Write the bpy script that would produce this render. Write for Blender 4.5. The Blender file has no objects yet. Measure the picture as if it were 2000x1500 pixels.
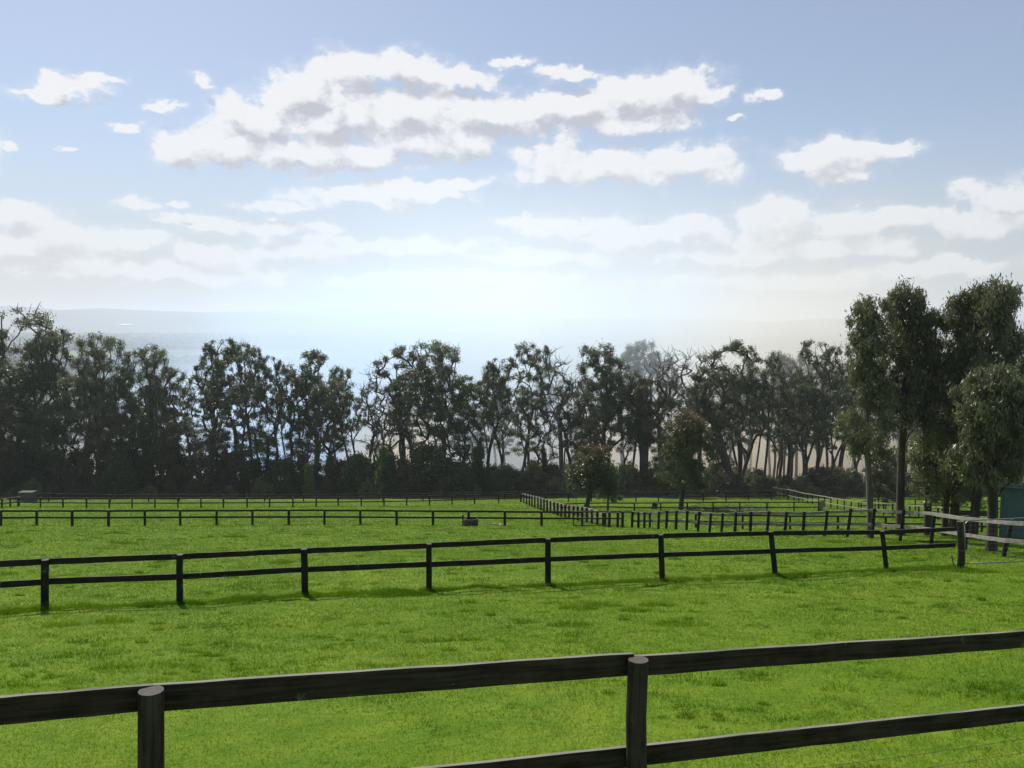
import bpy, math, random
import numpy as np
from mathutils import Vector
R = math.radians
PI = math.pi
scene = bpy.context.scene
col = scene.collection

# ------------------------------------------------------------------ camera
F_PX, CX, CY, HORIZ = 1618.0, 1000.0, 750.0, 625.0
PITCH = math.atan((CY - HORIZ) / F_PX)
CAMZ = 3.7
cam_d = bpy.data.cameras.new('camera')
cam = bpy.data.objects.new('camera', cam_d)
col.objects.link(cam)
cam.location = (0, 0, CAMZ)
cam.rotation_euler = (PI / 2 - PITCH, 0, 0)
cam_d.sensor_width = 36
cam_d.lens = 36 * F_PX / 2000
cam_d.clip_end = 60000
cam_d.clip_start = 0.1
scene.camera = cam
FWD = np.array([0, math.cos(PITCH), -math.sin(PITCH)])
UPV = np.array([0, math.sin(PITCH), math.cos(PITCH)])


def raydir(px, py):
    return np.array([(px - CX) / F_PX, 0, 0]) + FWD + UPV * ((CY - py) / F_PX)


# ------------------------------------------------------------------ noise and terrain
def _h(ix, iy, s):
    n = (ix.astype(np.int64) * 374761393 + iy.astype(np.int64) * 668265263 + s * 1442695041) & 0xFFFFFFFF
    n = ((n ^ (n >> 13)) * 1274126177) & 0xFFFFFFFF
    n = n ^ (n >> 16)
    return (n & 0xFFFF) / 65535.0


def vnoise(x, y, s=0):
    x = np.asarray(x, float); y = np.asarray(y, float)
    ix = np.floor(x); iy = np.floor(y)
    fx = x - ix; fy = y - iy
    fx = fx * fx * (3 - 2 * fx); fy = fy * fy * (3 - 2 * fy)
    a = _h(ix, iy, s); b = _h(ix + 1, iy, s); c = _h(ix, iy + 1, s); d = _h(ix + 1, iy + 1, s)
    return (a + (b - a) * fx) * (1 - fy) + (c + (d - c) * fx) * fy


def fbm(x, y, s=0, o=4):
    t = 0; a = 0.5; n = 0
    for k in range(o):
        t = t + a * vnoise(x * 2 ** k, y * 2 ** k, s + k * 17); n += a; a *= 0.5
    return t / n


_PY = [-200, -20, 0, 4, 12, 18.7, 23.1, 57, 99, 125, 140, 165, 200, 260, 420, 800, 1300, 2000, 60000]
_PD = [2.0, 2.0, 2.25, 3.05, 5.0, 6.5, 7.45, 14.1, 22.4, 27.2, 29.7, 33.5, 39, 50, 78, 102, 110, 112, 112]
_ty = np.arange(-200, 900, 0.5)
_td = np.interp(_ty, _PY, _PD)
_k = np.ones(17) / 17
_td[8:-8] = np.convolve(_td, _k, 'valid')


def G(x, y):
    """height of the ground"""
    x = np.asarray(x, float); y = np.asarray(y, float)
    D = np.where(y < 890, np.interp(y, _ty, _td), np.interp(y, _PY, _PD))
    fade = np.clip((y - 8) / 20, 0, 1)
    u = (fbm(x / 14 + 31, y / 14 + 7, 3, 2) - 0.5) * 0.35 * fade
    return CAMZ - D + u


def tuss(x, y):
    """small lumps of the grazed turf"""
    n = fbm(x / 0.9, y / 0.7, 11, 3)
    m = fbm(x / 5, y / 4, 23, 2)
    return np.clip(n - 0.62, 0, 1) * 0.30 * np.clip((m - 0.4) * 5, 0, 1) + (fbm(x / 0.5, y / 0.5, 5, 2) - 0.5) * 0.045


_T = np.concatenate([np.arange(2, 60, 0.02), np.arange(60, 420, 0.1)])


def hit(px, py):
    """the ground point seen at a measured spot of the survey photograph"""
    d = raydir(px, py)
    P = d[None, :] * _T[:, None]
    below = (P[:, 2] + CAMZ) < G(P[:, 0], P[:, 1])
    i = int(np.argmax(below)) if below.any() else len(_T) - 1
    p = P[i]
    return np.array([p[0], p[1], float(G(p[0], p[1]))])


def at_depth(px, py, Y):
    d = raydir(px, py)
    p = d * (Y / d[1])
    return np.array([p[0], p[1], p[2] + CAMZ])


def on_ground(px, Y):
    x = (px - CX) / F_PX * Y * 1.02
    return np.array([x, Y, float(G(x, Y))])


# ------------------------------------------------------------------ helpers
def tag(o, label=None, cat=None, group=None, kind=None):
    if label: o['label'] = label
    if cat: o['category'] = cat
    if group: o['group'] = group
    if kind: o['kind'] = kind
    return o


def empty(name, loc, label=None, cat=None, group=None):
    o = bpy.data.objects.new(name, None)
    col.objects.link(o)
    o.location = tuple(float(v) for v in loc)
    o.empty_display_size = 0.3
    return tag(o, label, cat, group)


def mesh_np(name, V, Fc, mats, parent=None, attrs=None, smooth=False, matidx=None):
    """V (n,3), Fc (m,k) all faces with k corners"""
    me = bpy.data.meshes.new(name)
    V = np.asarray(V, np.float32); Fc = np.asarray(Fc, np.int32)
    m, k = Fc.shape
    me.vertices.add(len(V)); me.vertices.foreach_set('co', V.ravel())
    me.loops.add(m * k); me.loops.foreach_set('vertex_index', Fc.ravel())
    me.polygons.add(m)
    me.polygons.foreach_set('loop_start', np.arange(0, m * k, k, dtype=np.int32))
    if smooth: me.polygons.foreach_set('use_smooth', np.ones(m, bool))
    for mt in (mats if isinstance(mats, (list, tuple)) else [mats]): me.materials.append(mt)
    if matidx is not None: me.polygons.foreach_set('material_index', np.asarray(matidx, np.int32))
    me.update(calc_edges=True)
    for an, arr in (attrs or {}).items():
        arr = np.asarray(arr, np.float32)
        if arr.ndim == 1:
            a = me.attributes.new(an, 'FLOAT', 'POINT'); a.data.foreach_set('value', arr)
        else:
            a = me.attributes.new(an, 'FLOAT_VECTOR', 'POINT'); a.data.foreach_set('vector', arr.ravel())
    o = bpy.data.objects.new(name, me)
    col.objects.link(o)
    if parent is not None: o.parent = parent
    return o


class MB:
    """collects tubes and bars, with wood-grain coordinates, into one mesh"""
    def __init__(s): s.v = []; s.f = []; s.g = []

    def ring_tube(s, P, prof, frames, lens, caps=True):
        b = len(s.v); n = len(prof[0])
        for i, p in enumerate(P):
            a, c = frames[i]
            for (q, r) in prof[i]:
                w = p + a * q + c * r
                s.v.append(tuple(w)); s.g.append((lens[i], q, r))
        for i in range(len(P) - 1):
            for j in range(n):
                k = (j + 1) % n
                s.f.append((b + i * n + j, b + i * n + k, b + (i + 1) * n + k, b + (i + 1) * n + j))
        if caps:
            for i, rev in ((0, True), (len(P) - 1, False)):
                c0 = len(s.v)
                s.v.append(tuple(P[i])); s.g.append((lens[i], 0, 0))
                for j in range(n):
                    k = (j + 1) % n
                    a_, b_ = b + i * n + j, b + i * n + k
                    s.f.append((c0, b_, a_) if rev else (c0, a_, b_))

    def tube(s, P, rad, n=8, caps=True, off=0.0):
        P = [np.array(p, float) for p in P]
        if not hasattr(rad, '__len__'): rad = [rad] * len(P)
        fr = []; ln = [off]
        for i in range(len(P)):
            t = P[min(i + 1, len(P) - 1)] - P[max(i - 1, 0)]
            t = t / (np.linalg.norm(t) + 1e-9)
            ref = np.array([1, 0, 0.0]) if abs(t[2]) > 0.8 else np.array([0, 0, 1.0])
            a = np.cross(ref, t); a /= np.linalg.norm(a) + 1e-9
            c = np.cross(t, a)
            fr.append((a, c))
            if i: ln.append(ln[-1] + float(np.linalg.norm(P[i] - P[i - 1])))
        prof = [[(r * math.cos(2 * PI * j / n), r * math.sin(2 * PI * j / n)) for j in range(n)] for r in rad]
        s.ring_tube(P, prof, fr, ln, caps)

    def bar(s, p0, p1, h, t, side, rng=None, seg=1, ch=0.006, off=0.0, wob=0.0):
        """a sawn rail from p0 to p1, h high, t thick"""
        p0 = np.array(p0, float); p1 = np.array(p1, float)
        d = p1 - p0; L = np.linalg.norm(d); d /= L
        a = np.array(side, float); a -= d * a.dot(d); a /= np.linalg.norm(a)
        c = np.cross(d, a)
        if c[2] < 0: c = -c
        P = []; pr = []; ln = []
        for i in range(seg + 1):
            f = i / seg
            w = np.zeros(3); e = 0
            if rng and 0 < i < seg:
                w = a * rng.uniform(-wob, wob) + c * rng.uniform(-wob, wob); e = rng.uniform(-wob, wob) * 0.7
            P.append(p0 + d * L * f + w); ln.append(off + L * f)
            x, y = t / 2, h / 2 + e
            pr.append([(x - ch, -y), (x, -y + ch), (x, y - ch), (x - ch, y), (-x + ch, y), (-x, y - ch), (-x, -y + ch), (-x + ch, -y)])
        s.ring_tube(P, pr, [(a, c)] * len(P), ln)

    def box(s, lo, hi):
        b = len(s.v)
        for z in (lo[2], hi[2]):
            for x, y in ((lo[0], lo[1]), (hi[0], lo[1]), (hi[0], hi[1]), (lo[0], hi[1])):
                s.v.append((x, y, z)); s.g.append((z, x, y))
        for q in ((3, 2, 1, 0), (4, 5, 6, 7), (0, 1, 5, 4), (1, 2, 6, 5), (2, 3, 7, 6), (3, 0, 4, 7)):
            s.f.append(tuple(b + i for i in q))

    def build(s, name, mat, parent=None, origin=None, smooth=False):
        me = bpy.data.meshes.new(name)
        V = np.array(s.v, float)
        if origin is not None: V = V - np.array(origin, float)
        me.from_pydata(V.tolist(), [], s.f)
        me.materials.append(mat)
        a = me.attributes.new('grain', 'FLOAT_VECTOR', 'POINT')
        a.data.foreach_set('vector', np.array(s.g, np.float32).ravel())
        if smooth: me.polygons.foreach_set('use_smooth', [True] * len(me.polygons))
        me.update()
        o = bpy.data.objects.new(name, me); col.objects.link(o)
        if parent is not None: o.parent = parent
        return o


# ------------------------------------------------------------------ materials
class NT:
    def __init__(s, nt): s.nt = nt

    def n(s, t, _i=None, **kw):
        nd = s.nt.nodes.new(t)
        for k, v in kw.items(): setattr(nd, k, v)
        for k, v in (_i or {}).items():
            if isinstance(v, bpy.types.NodeSocket): s.nt.links.new(v, nd.inputs[k])
            else: nd.inputs[k].default_value = v
        return nd

    def l(s, a, b): s.nt.links.new(a, b)

    def math(s, op, a, b=None, c=None, clamp=False):
        nd = s.nt.nodes.new('ShaderNodeMath'); nd.operation = op; nd.use_clamp = clamp
        for i, v in enumerate((a, b, c)):
            if v is None: continue
            if isinstance(v, bpy.types.NodeSocket): s.nt.links.new(v, nd.inputs[i])
            else: nd.inputs[i].default_value = v
        return nd.outputs[0]

    def ramp(s, fac, stops, interp='LINEAR'):
        nd = s.nt.nodes.new('ShaderNodeValToRGB'); cr = nd.color_ramp; cr.interpolation = interp
        while len(cr.elements) < len(stops): cr.elements.new(0.5)
        for e, (p, c) in zip(cr.elements, stops):
            e.position = p; e.color = tuple(c) + (1,) if len(c) == 3 else c
        s.l(fac, nd.inputs[0])
        return nd.outputs[0]

    def smooth(s, v, a, b, lo=0.0, hi=1.0):
        nd = s.nt.nodes.new('ShaderNodeMapRange'); nd.interpolation_type = 'SMOOTHSTEP'
        s.l(v, nd.inputs['Value'])
        nd.inputs['From Min'].default_value = a; nd.inputs['From Max'].default_value = b
        nd.inputs['To Min'].default_value = lo; nd.inputs['To Max'].default_value = hi
        return nd.outputs[0]

    def mix(s, fac, a, b, blend='MIX'):
        nd = s.nt.nodes.new('ShaderNodeMix'); nd.data_type = 'RGBA'; nd.blend_type = blend
        ins = [i for i in nd.inputs if i.type == 'RGBA']
        for sock, v in ((nd.inputs[0], fac), (ins[0], a), (ins[1], b)):
            if isinstance(v, bpy.types.NodeSocket): s.l(v, sock)
            elif isinstance(v, (int, float)): sock.default_value = v
            else: sock.default_value = tuple(v) + (1,)
        return [o for o in nd.outputs if o.type == 'RGBA'][0]

    def noise(s, vec, scale, detail=4, rough=0.55, w=None, out='Fac'):
        nd = s.n('ShaderNodeTexNoise', {'Scale': scale, 'Detail': detail, 'Roughness': rough})
        if vec is not None: s.l(vec, nd.inputs['Vector'])
        return nd.outputs[out]


def new_mat(name):
    m = bpy.data.materials.new(name); m.use_nodes = True
    m.node_tree.nodes.clear()
    t = NT(m.node_tree)
    out = t.n('ShaderNodeOutputMaterial')
    return m, t, out


def principled(t, out, **kw):
    b = t.n('ShaderNodeBsdfPrincipled', kw)
    t.l(b.outputs[0], out.inputs['Surface'])
    return b


def wood_mat(name, dark, light, lichen=0.0, rough=0.8, gscale=1.0, topw=0.85):
    m, t, out = new_mat(name)
    at = t.n('ShaderNodeAttribute', attribute_name='grain')
    oi = t.n('ShaderNodeObjectInfo')
    off = t.n('ShaderNodeVectorMath', {0: at.outputs['Vector']}, operation='ADD')
    cmb = t.n('ShaderNodeCombineXYZ')
    t.l(t.math('MULTIPLY', oi.outputs['Random'], 37.0), cmb.inputs[0]); t.l(cmb.outputs[0], off.inputs[1])
    mp = t.n('ShaderNodeMapping', {'Vector': off.outputs[0], 'Scale': (2.2 * gscale, 42 * gscale, 42 * gscale)})
    g = t.noise(mp.outputs[0], 1.0, 5, 0.65)
    blot = t.noise(off.outputs[0], 3.5, 4, 0.6)
    f = t.math('ADD', t.math('MULTIPLY', g, 0.7), t.math('MULTIPLY', blot, 0.4))
    c = t.mix(t.smooth(f, 0.38, 0.75), dark, light)
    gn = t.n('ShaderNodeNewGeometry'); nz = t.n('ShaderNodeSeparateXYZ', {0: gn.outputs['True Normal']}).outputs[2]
    c = t.mix(t.math('MULTIPLY', t.smooth(nz, 0.75, 0.95), t.smooth(g, 0.25, 0.6, 0.25, topw)), c, (0.26, 0.245, 0.21))  # upward faces paler: weathered grey, with the sunlit rail top painted into the colour
    if lichen:
        ln = t.noise(off.outputs[0], 4.5, 6, 0.62)
        lm = t.smooth(ln, 0.66 - lichen * 0.10, 0.70 - lichen * 0.10)
        c = t.mix(t.math('MULTIPLY', lm, 0.55), c, (0.13, 0.15, 0.11))
    b = principled(t, out, **{'Base Color': c, 'Roughness': rough, 'Specular IOR Level': 0.12})
    bp = t.n('ShaderNodeBump', {'Strength': 0.6, 'Distance': 0.006, 'Height': f})
    t.l(bp.outputs[0], b.inputs['Normal'])
    return m


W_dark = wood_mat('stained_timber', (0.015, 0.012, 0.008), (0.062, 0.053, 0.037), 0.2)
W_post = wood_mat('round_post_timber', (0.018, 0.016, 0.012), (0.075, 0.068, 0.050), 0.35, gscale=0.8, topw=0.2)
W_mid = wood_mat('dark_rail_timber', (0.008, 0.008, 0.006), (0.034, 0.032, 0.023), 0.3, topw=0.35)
W_pale = wood_mat('weathered_grey_timber', (0.13, 0.12, 0.10), (0.36, 0.335, 0.29), 0.0)


def leaf_mat(name, c0, c1, tip=None, transl=0.25, rough=0.45, spec=0.5):
    m, t, out = new_mat(name)
    at = t.n('ShaderNodeAttribute', attribute_name='tint')
    oi = t.n('ShaderNodeObjectInfo')
    f = t.math('ADD', t.math('MULTIPLY', at.outputs['Fac'], 0.62), t.math('MULTIPLY', oi.outputs['Random'], 0.38))
    c = t.mix(f, c0, c1)
    if tip:
        hi = t.n('ShaderNodeAttribute', attribute_name='tipness')
        c = t.mix(t.smooth(hi.outputs['Fac'], 0.55, 1.0), c, tip)
    b = t.n('ShaderNodeBsdfPrincipled', {'Base Color': c, 'Roughness': rough, 'Specular IOR Level': spec})
    tr = t.n('ShaderNodeBsdfTranslucent', {'Color': t.mix(0.5, c, (0.10, 0.13, 0.02), 'ADD')})
    mx = t.n('ShaderNodeMixShader', {0: transl, 1: b.outputs[0], 2: tr.outputs[0]})
    t.l(mx.outputs[0], out.inputs['Surface'])
    return m


L_euc = leaf_mat('gum_leaves', (0.048, 0.062, 0.033), (0.19, 0.205, 0.12), transl=0.26, rough=0.4)
L_dense = leaf_mat('dark_leaves', (0.034, 0.054, 0.020), (0.095, 0.135, 0.050), transl=0.26)
L_tea = leaf_mat('brownish_leaves', (0.055, 0.050, 0.026), (0.145, 0.125, 0.070), transl=0.22)
L_near = leaf_mat('near_gum_leaves', (0.045, 0.058, 0.026), (0.175, 0.18, 0.095), transl=0.24, rough=0.42, spec=0.6)
L_wattle = leaf_mat('wattle_leaves', (0.08, 0.10, 0.035), (0.25, 0.265, 0.12), transl=0.3)
L_red = leaf_mat('red_tipped_leaves', (0.032, 0.050, 0.018), (0.105, 0.125, 0.045), tip=(0.23, 0.085, 0.045), transl=0.18)
L_bright = leaf_mat('yellow_green_leaves', (0.08, 0.13, 0.03), (0.24, 0.30, 0.09), transl=0.35)
L_conifer = leaf_mat('conifer_leaves', (0.045, 0.08, 0.03), (0.11, 0.17, 0.06), transl=0.22)


def bark_mat(name, a, b_):
    m, t, out = new_mat(name)
    at = t.n('ShaderNodeAttribute', attribute_name='grain')
    mp = t.n('ShaderNodeMapping', {'Vector': at.outputs['Vector'], 'Scale': (0.5, 6, 6)})
    f = t.noise(mp.outputs[0], 1.0, 5, 0.65)
    c = t.mix(t.smooth(f, 0.35, 0.7), a, b_)
    b = principled(t, out, **{'Base Color': c, 'Roughness': 0.9, 'Specular IOR Level': 0.2})
    bp = t.n('ShaderNodeBump', {'Strength': 0.8, 'Distance': 0.04, 'Height': f}); t.l(bp.outputs[0], b.inputs['Normal'])
    return m


B_dark = bark_mat('dark_bark', (0.035, 0.028, 0.022), (0.10, 0.085, 0.07))
B_grey = bark_mat('dead_grey_bark', (0.09, 0.078, 0.066), (0.24, 0.21, 0.18))
B_pale = bark_mat('smooth_pale_bark', (0.07, 0.06, 0.048), (0.20, 0.175, 0.145))


def plain_mat(name, c, rough=0.7, var=0.3, scale=6, metal=0.0, c2=None):
    m, t, out = new_mat(name)
    tc = t.n('ShaderNodeTexCoord')
    f = t.noise(tc.outputs['Object'], scale, 5, 0.6)
    c2 = c2 or tuple(v * (1 - var) for v in c)
    cc = t.mix(t.smooth(f, 0.35, 0.65), c2, c)
    b = principled(t, out, **{'Base Color': cc, 'Roughness': rough, 'Metallic': metal})
    bp = t.n('ShaderNodeBump', {'Strength': 0.3, 'Distance': 0.01, 'Height': f}); t.l(bp.outputs[0], b.inputs['Normal'])
    return m


M_conc = plain_mat('old_concrete', (0.075, 0.07, 0.058), 0.9, 0.5, 8)
M_galv = plain_mat('galvanised_steel', (0.30, 0.31, 0.31), 0.45, 0.4, 14, 0.6)
M_pipe = plain_mat('weathered_pipe', (0.14, 0.15, 0.10), 0.7)
M_white = plain_mat('white_plastic', (0.75, 0.75, 0.72), 0.5, 0.15)
M_hose = plain_mat('black_poly_hose', (0.018, 0.018, 0.018), 0.5)
M_shed = plain_mat('green_sheet_steel', (0.12, 0.20, 0.185), 0.5, 0.25, 1.5)
M_roof = plain_mat('shed_roof_steel', (0.045, 0.09, 0.08), 0.45, 0.2, 1.5)
M_mesh = plain_mat('netting', (0.05, 0.06, 0.05), 0.7)
M_twine = plain_mat('blue_green_twine', (0.10, 0.42, 0.40), 0.7)
M_water = plain_mat('trough_water', (0.02, 0.025, 0.02), 0.05)
M_bin = plain_mat('dull_steel_bin', (0.07, 0.08, 0.09), 0.6, 0.4, 3)
M_farroof = plain_mat('white_shed_roof', (0.38, 0.38, 0.38), 0.4, 0.05, 1)

# ground
m, t, out = new_mat('pasture_and_plain')
M_ground = m
geo = t.n('ShaderNodeNewGeometry')
pos = geo.outputs['Position']
sep = t.n('ShaderNodeSeparateXYZ', {0: pos})
n1 = t.noise(pos, 0.16, 5, 0.6)
n2 = t.noise(pos, 1.7, 5, 0.65)
n3 = t.noise(pos, 11.0, 4, 0.7)
mpz = t.n('ShaderNodeMapping', {'Vector': pos, 'Scale': (0.55, 1.1, 1)})
n4 = t.noise(mpz.outputs[0], 1.5, 6, 0.7)
c = t.mix(t.smooth(n1, 0.35, 0.65), (0.100, 0.170, 0.008), (0.140, 0.198, 0.014))
c = t.mix(t.smooth(n2, 0.35, 0.7), c, (0.070, 0.142, 0.005))
c = t.mix(t.math('MULTIPLY', t.smooth(n3, 0.52, 0.75), 0.5), c, (0.16, 0.17, 0.045))
c = t.mix(t.math('MULTIPLY', t.smooth(n4, 0.63, 0.72), 0.45), c, (0.022, 0.050, 0.005))
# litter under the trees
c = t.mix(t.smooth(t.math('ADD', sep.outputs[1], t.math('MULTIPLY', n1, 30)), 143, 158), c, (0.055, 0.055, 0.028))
# far plain: paddocks and woods
far = t.smooth(sep.outputs[1], 500, 900)
mpf = t.n('ShaderNodeMapping', {'Vector': pos, 'Scale': (0.0016, 0.00055, 0)})
vor = t.n('ShaderNodeTexVoronoi', {'Vector': mpf.outputs[0], 'Scale': 3.2})
nf = t.noise(mpf.outputs[0], 1.6, 5, 0.6)
fld = t.mix(t.n('ShaderNodeSeparateColor', {0: vor.outputs['Color']}).outputs[0], (0.06, 0.12, 0.03), (0.11, 0.16, 0.06))
wd = t.smooth(t.math('ADD', nf, t.math('MULTIPLY', t.smooth(sep.outputs[1], 2900, 3500), 0.30)), 0.49, 0.53)
fld = t.mix(wd, fld, (0.022, 0.032, 0.020))
c = t.mix(far, c, fld)
b = principled(t, out, **{'Base Color': c, 'Roughness': 0.95, 'Specular IOR Level': 0.1})
hh = t.math('ADD', t.math('MULTIPLY', n3, 0.5), n2)
bp = t.n('ShaderNodeBump', {'Strength': 0.7, 'Distance': 0.12, 'Height': hh}); t.l(bp.outputs[0], b.inputs['Normal'])

m, t, out = new_mat('grass_blades')
M_grass = m
at = t.n('ShaderNodeAttribute', attribute_name='tint')
geo = t.n('ShaderNodeNewGeometry')
n1 = t.noise(geo.outputs['Position'], 0.35, 4, 0.6)
f = t.math('ADD', t.math('MULTIPLY', at.outputs['Fac'], 0.65), t.math('MULTIPLY', t.smooth(n1, 0.3, 0.7), 0.35))
c = t.ramp(f, [(0.0, (0.060, 0.130, 0.004)), (0.45, (0.126, 0.214, 0.006)), (0.8, (0.178, 0.254, 0.012)), (1.0, (0.42, 0.40, 0.14))])
n5 = t.noise(geo.outputs['Position'], 0.9, 5, 0.65)
c = t.mix(t.math('MULTIPLY', t.smooth(n5, 0.52, 0.68), 0.5), c, (0.150, 0.165, 0.030))
n6 = t.noise(geo.outputs['Position'], 5.5, 3, 0.6)
c = t.mix(t.math('MULTIPLY', t.smooth(n6, 0.60, 0.72), 0.45), c, (0.05, 0.095, 0.008))
b = t.n('ShaderNodeBsdfPrincipled', {'Base Color': c, 'Roughness': 0.6, 'Specular IOR Level': 0.12})
tr = t.n('ShaderNodeBsdfTranslucent', {'Color': t.mix(1.0, c, (0.9, 1.0, 0.5), 'MULTIPLY')})
mx = t.n('ShaderNodeMixShader', {0: 0.48, 1: b.outputs[0], 2: tr.outputs[0]})
t.l(mx.outputs[0], out.inputs['Surface'])

m, t, out = new_mat('far_hill_bush')
M_hill = m
geo = t.n('ShaderNodeNewGeometry')
nn = t.noise(geo.outputs['Position'], 0.002, 6, 0.6)
principled(t, out, **{'Base Color': t.mix(t.smooth(nn, 0.4, 0.6), (0.035, 0.05, 0.035), (0.08, 0.10, 0.06)), 'Roughness': 1.0})

# ------------------------------------------------------------------ ground sheet
ys = np.concatenate([np.linspace(-60, 3, 30), np.linspace(3.3, 40, 420), 40 * np.exp(np.linspace(0.002, math.log(200 / 40), 330)),
                     200 * np.exp(np.linspace(0.01, math.log(45000 / 200), 180))])
ns = 420
sg = np.linspace(-1, 1, ns)
wid = 30 + np.abs(ys) * 0.95
X = sg[None, :] * wid[:, None]; Y = np.repeat(ys[:, None], ns, 1)
Z = G(X, Y) + tuss(X, Y) * (Y < 130)
idx = np.arange(len(ys) * ns).reshape(len(ys), ns)
Q = np.stack([idx[:-1, :-1], idx[:-1, 1:], idx[1:, 1:], idx[1:, :-1]], -1).reshape(-1, 4)
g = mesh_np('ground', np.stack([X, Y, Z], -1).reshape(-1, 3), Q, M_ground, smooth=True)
tag(g, 'green grazed pasture falling away to the tree line and the plain', kind='structure')

# far hills: ridges with real depth
rid = np.random.RandomState(4)
for (Y0, base, px0, px1, prof) in (
        (9000, -108, -700, 2700, [(-700, 600), (0, 597), (60, 600), (120, 606), (200, 602), (270, 605), (340, 607), (420, 610), (500, 611), (600, 618), (760, 624), (900, 628), (1100, 621), (1300, 626), (1500, 628), (1620, 622), (1800, 629), (2000, 625), (2700, 620)]),
        (13000, -108, -900, 2900, [(-900, 606), (350, 611), (480, 608), (540, 606), (620, 612), (700, 620), (1400, 622), (1500, 628), (1640, 632), (1900, 629), (2900, 628)])):
    nx = 240; ny = 14
    pxs = np.linspace(px0, px1, nx)
    tops = np.interp(pxs, [p[0] for p in prof], [p[1] for p in prof]) + (fbm(pxs / 60, pxs * 0, 9, 3) - 0.5) * 3
    xs = (pxs - CX) / F_PX * Y0
    ht = (HORIZ - tops) / F_PX * Y0 + CAMZ
    V = []
    for j in range(ny):
        f = j / (ny - 1)
        s_ = math.sin(f * PI) ** 1.3
        yy = Y0 - 1600 + 3200 * f + 120 * np.sin(xs / 700 + j)
        V.append(np.stack([xs * (yy / Y0), yy, base - 6 + (ht - base + 6) * s_ * (1 - 0.12 * fbm(xs / 300, yy / 300, j, 3) * (s_ < 0.98))], -1))
    V = np.array(V)
    idx = np.arange(nx * ny).reshape(ny, nx)
    Q = np.stack([idx[:-1, :-1], idx[:-1, 1:], idx[1:, 1:], idx[1:, :-1]], -1).reshape(-1, 4)
    hl = mesh_np('hills', V.reshape(-1, 3), Q, M_hill, smooth=True)
    tag(hl, 'low hazy ridge along the horizon', kind='structure')


# ------------------------------------------------------------------ leaves and trees
def leaf_quads(C, size, rs, droop=0.35, asp=0.38, flat=0.0):
    """C (n,3) leaf centres; returns vertices (n*4,3) and quads"""
    n = len(C)
    d = rs.normal(size=(n, 3)); d[:, 2] -= droop * 2.0
    d /= np.linalg.norm(d, axis=1)[:, None]
    s = rs.normal(size=(n, 3)); s[:, 2] *= (1 - flat)
    s -= d * (s * d).sum(1)[:, None]; s /= np.linalg.norm(s, axis=1)[:, None] + 1e-9
    L = size * rs.uniform(0.6, 1.35, n)[:, None]
    a = C - d * L * 0.5; b_ = C + s * L * asp * 0.5 + d * L * 0.02; c_ = C + d * L * 0.5; e = C - s * L * asp * 0.5 + d * L * 0.02
    V = np.stack([a, b_, c_, e], 1).reshape(-1, 3)
    Fq = np.arange(n * 4).reshape(n, 4)
    return V, Fq


def crown_obj(name, C, size, rs, mat, parent, droop=0.35, asp=0.38, zlo=None, zhi=None):
    V, Fq = leaf_quads(C, size, rs, droop, asp)
    tint = np.repeat(rs.uniform(0, 1, len(C)) ** 1.3, 4)
    zz = (C[:, 2] - C[:, 2].min()) / max(1e-3, np.ptp(C[:, 2]))
    tip = np.repeat(np.clip(zz * 0.75 + rs.normal(0, 0.22, len(C)), 0, 1), 4)
    return mesh_np(name, V, Fq, mat, parent, {'tint': tint, 'tipness': tip})


def skeleton(targets, trunk, rng, step=0.9, wob=0.16, bend=0.35, tipr=0.035, expo=2.35, up=0.95):
    """grow limbs from a trunk polyline to every target; returns chains and radii"""
    P = [np.array(p, float) for p in trunk]; par = [-1] + list(range(len(P) - 1))
    nT = len(P)
    z0 = P[int(nT * 0.35)][2]
    cx = P[-1]
    order = sorted(range(len(targets)), key=lambda i: np.linalg.norm(targets[i] - cx) + rng.random() * 1.0)
    leafnodes = []
    for ti in order:
        T = targets[ti]
        A = np.array(P); dv = T - A; L = np.linalg.norm(dv, axis=1) + 1e-6
        cost = L * (1 + np.clip(up - dv[:, 2] / L, 0, 2) * 1.6) + (A[:, 2] < min(z0, T[2] * 0.8)) * 50
        k = int(np.argmin(cost))
        p0 = A[k]
        tdir = (p0 - A[par[k]]) if par[k] >= 0 else np.array([0, 0, 1.0])
        tdir = tdir / (np.linalg.norm(tdir) + 1e-6)
        Lk = L[k]
        m1 = p0 + (tdir * 0.75 + np.array([0, 0, 0.25])) * Lk * bend * 0.9
        m2 = T - (dv[k] / Lk * 0.5 + np.array([0, 0, 0.5])) * Lk * 0.3
        ns_ = max(2, int(Lk / step))
        prev = k
        for j in range(1, ns_ + 1):
            f = j / ns_
            q = p0 * (1 - f) ** 3 + 3 * m1 * f * (1 - f) ** 2 + 3 * m2 * f * f * (1 - f) + T * f ** 3
            if j < ns_: q = q + np.array([rng.gauss(0, wob), rng.gauss(0, wob), rng.gauss(0, wob * 0.7)])
            P.append(q); par.append(prev); prev = len(P) - 1
        leafnodes.append(prev)
    n = len(P)
    acc = [0.0] * n
    kids = [[] for _ in range(n)]
    for i in range(n):
        if par[i] >= 0: kids[par[i]].append(i)
    for i in range(n - 1, -1, -1):
        if not kids[i]: acc[i] += tipr ** expo
        if par[i] >= 0: acc[par[i]] += acc[i]
    rad = [a ** (1 / expo) for a in acc]
    chains = []
    stack = [(0, None)]
    while stack:
        i, frm = stack.pop()
        ch = [] if frm is None else [frm]
        cur = i
        while True:
            ch.append(cur)
            ks = kids[cur]
            if not ks: break
            main = max(ks, key=lambda q: acc[q])
            for q in ks:
                if q != main: stack.append((q, cur))
            cur = main
        chains.append((ch, frm is not None))
    return P, rad, chains


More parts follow.
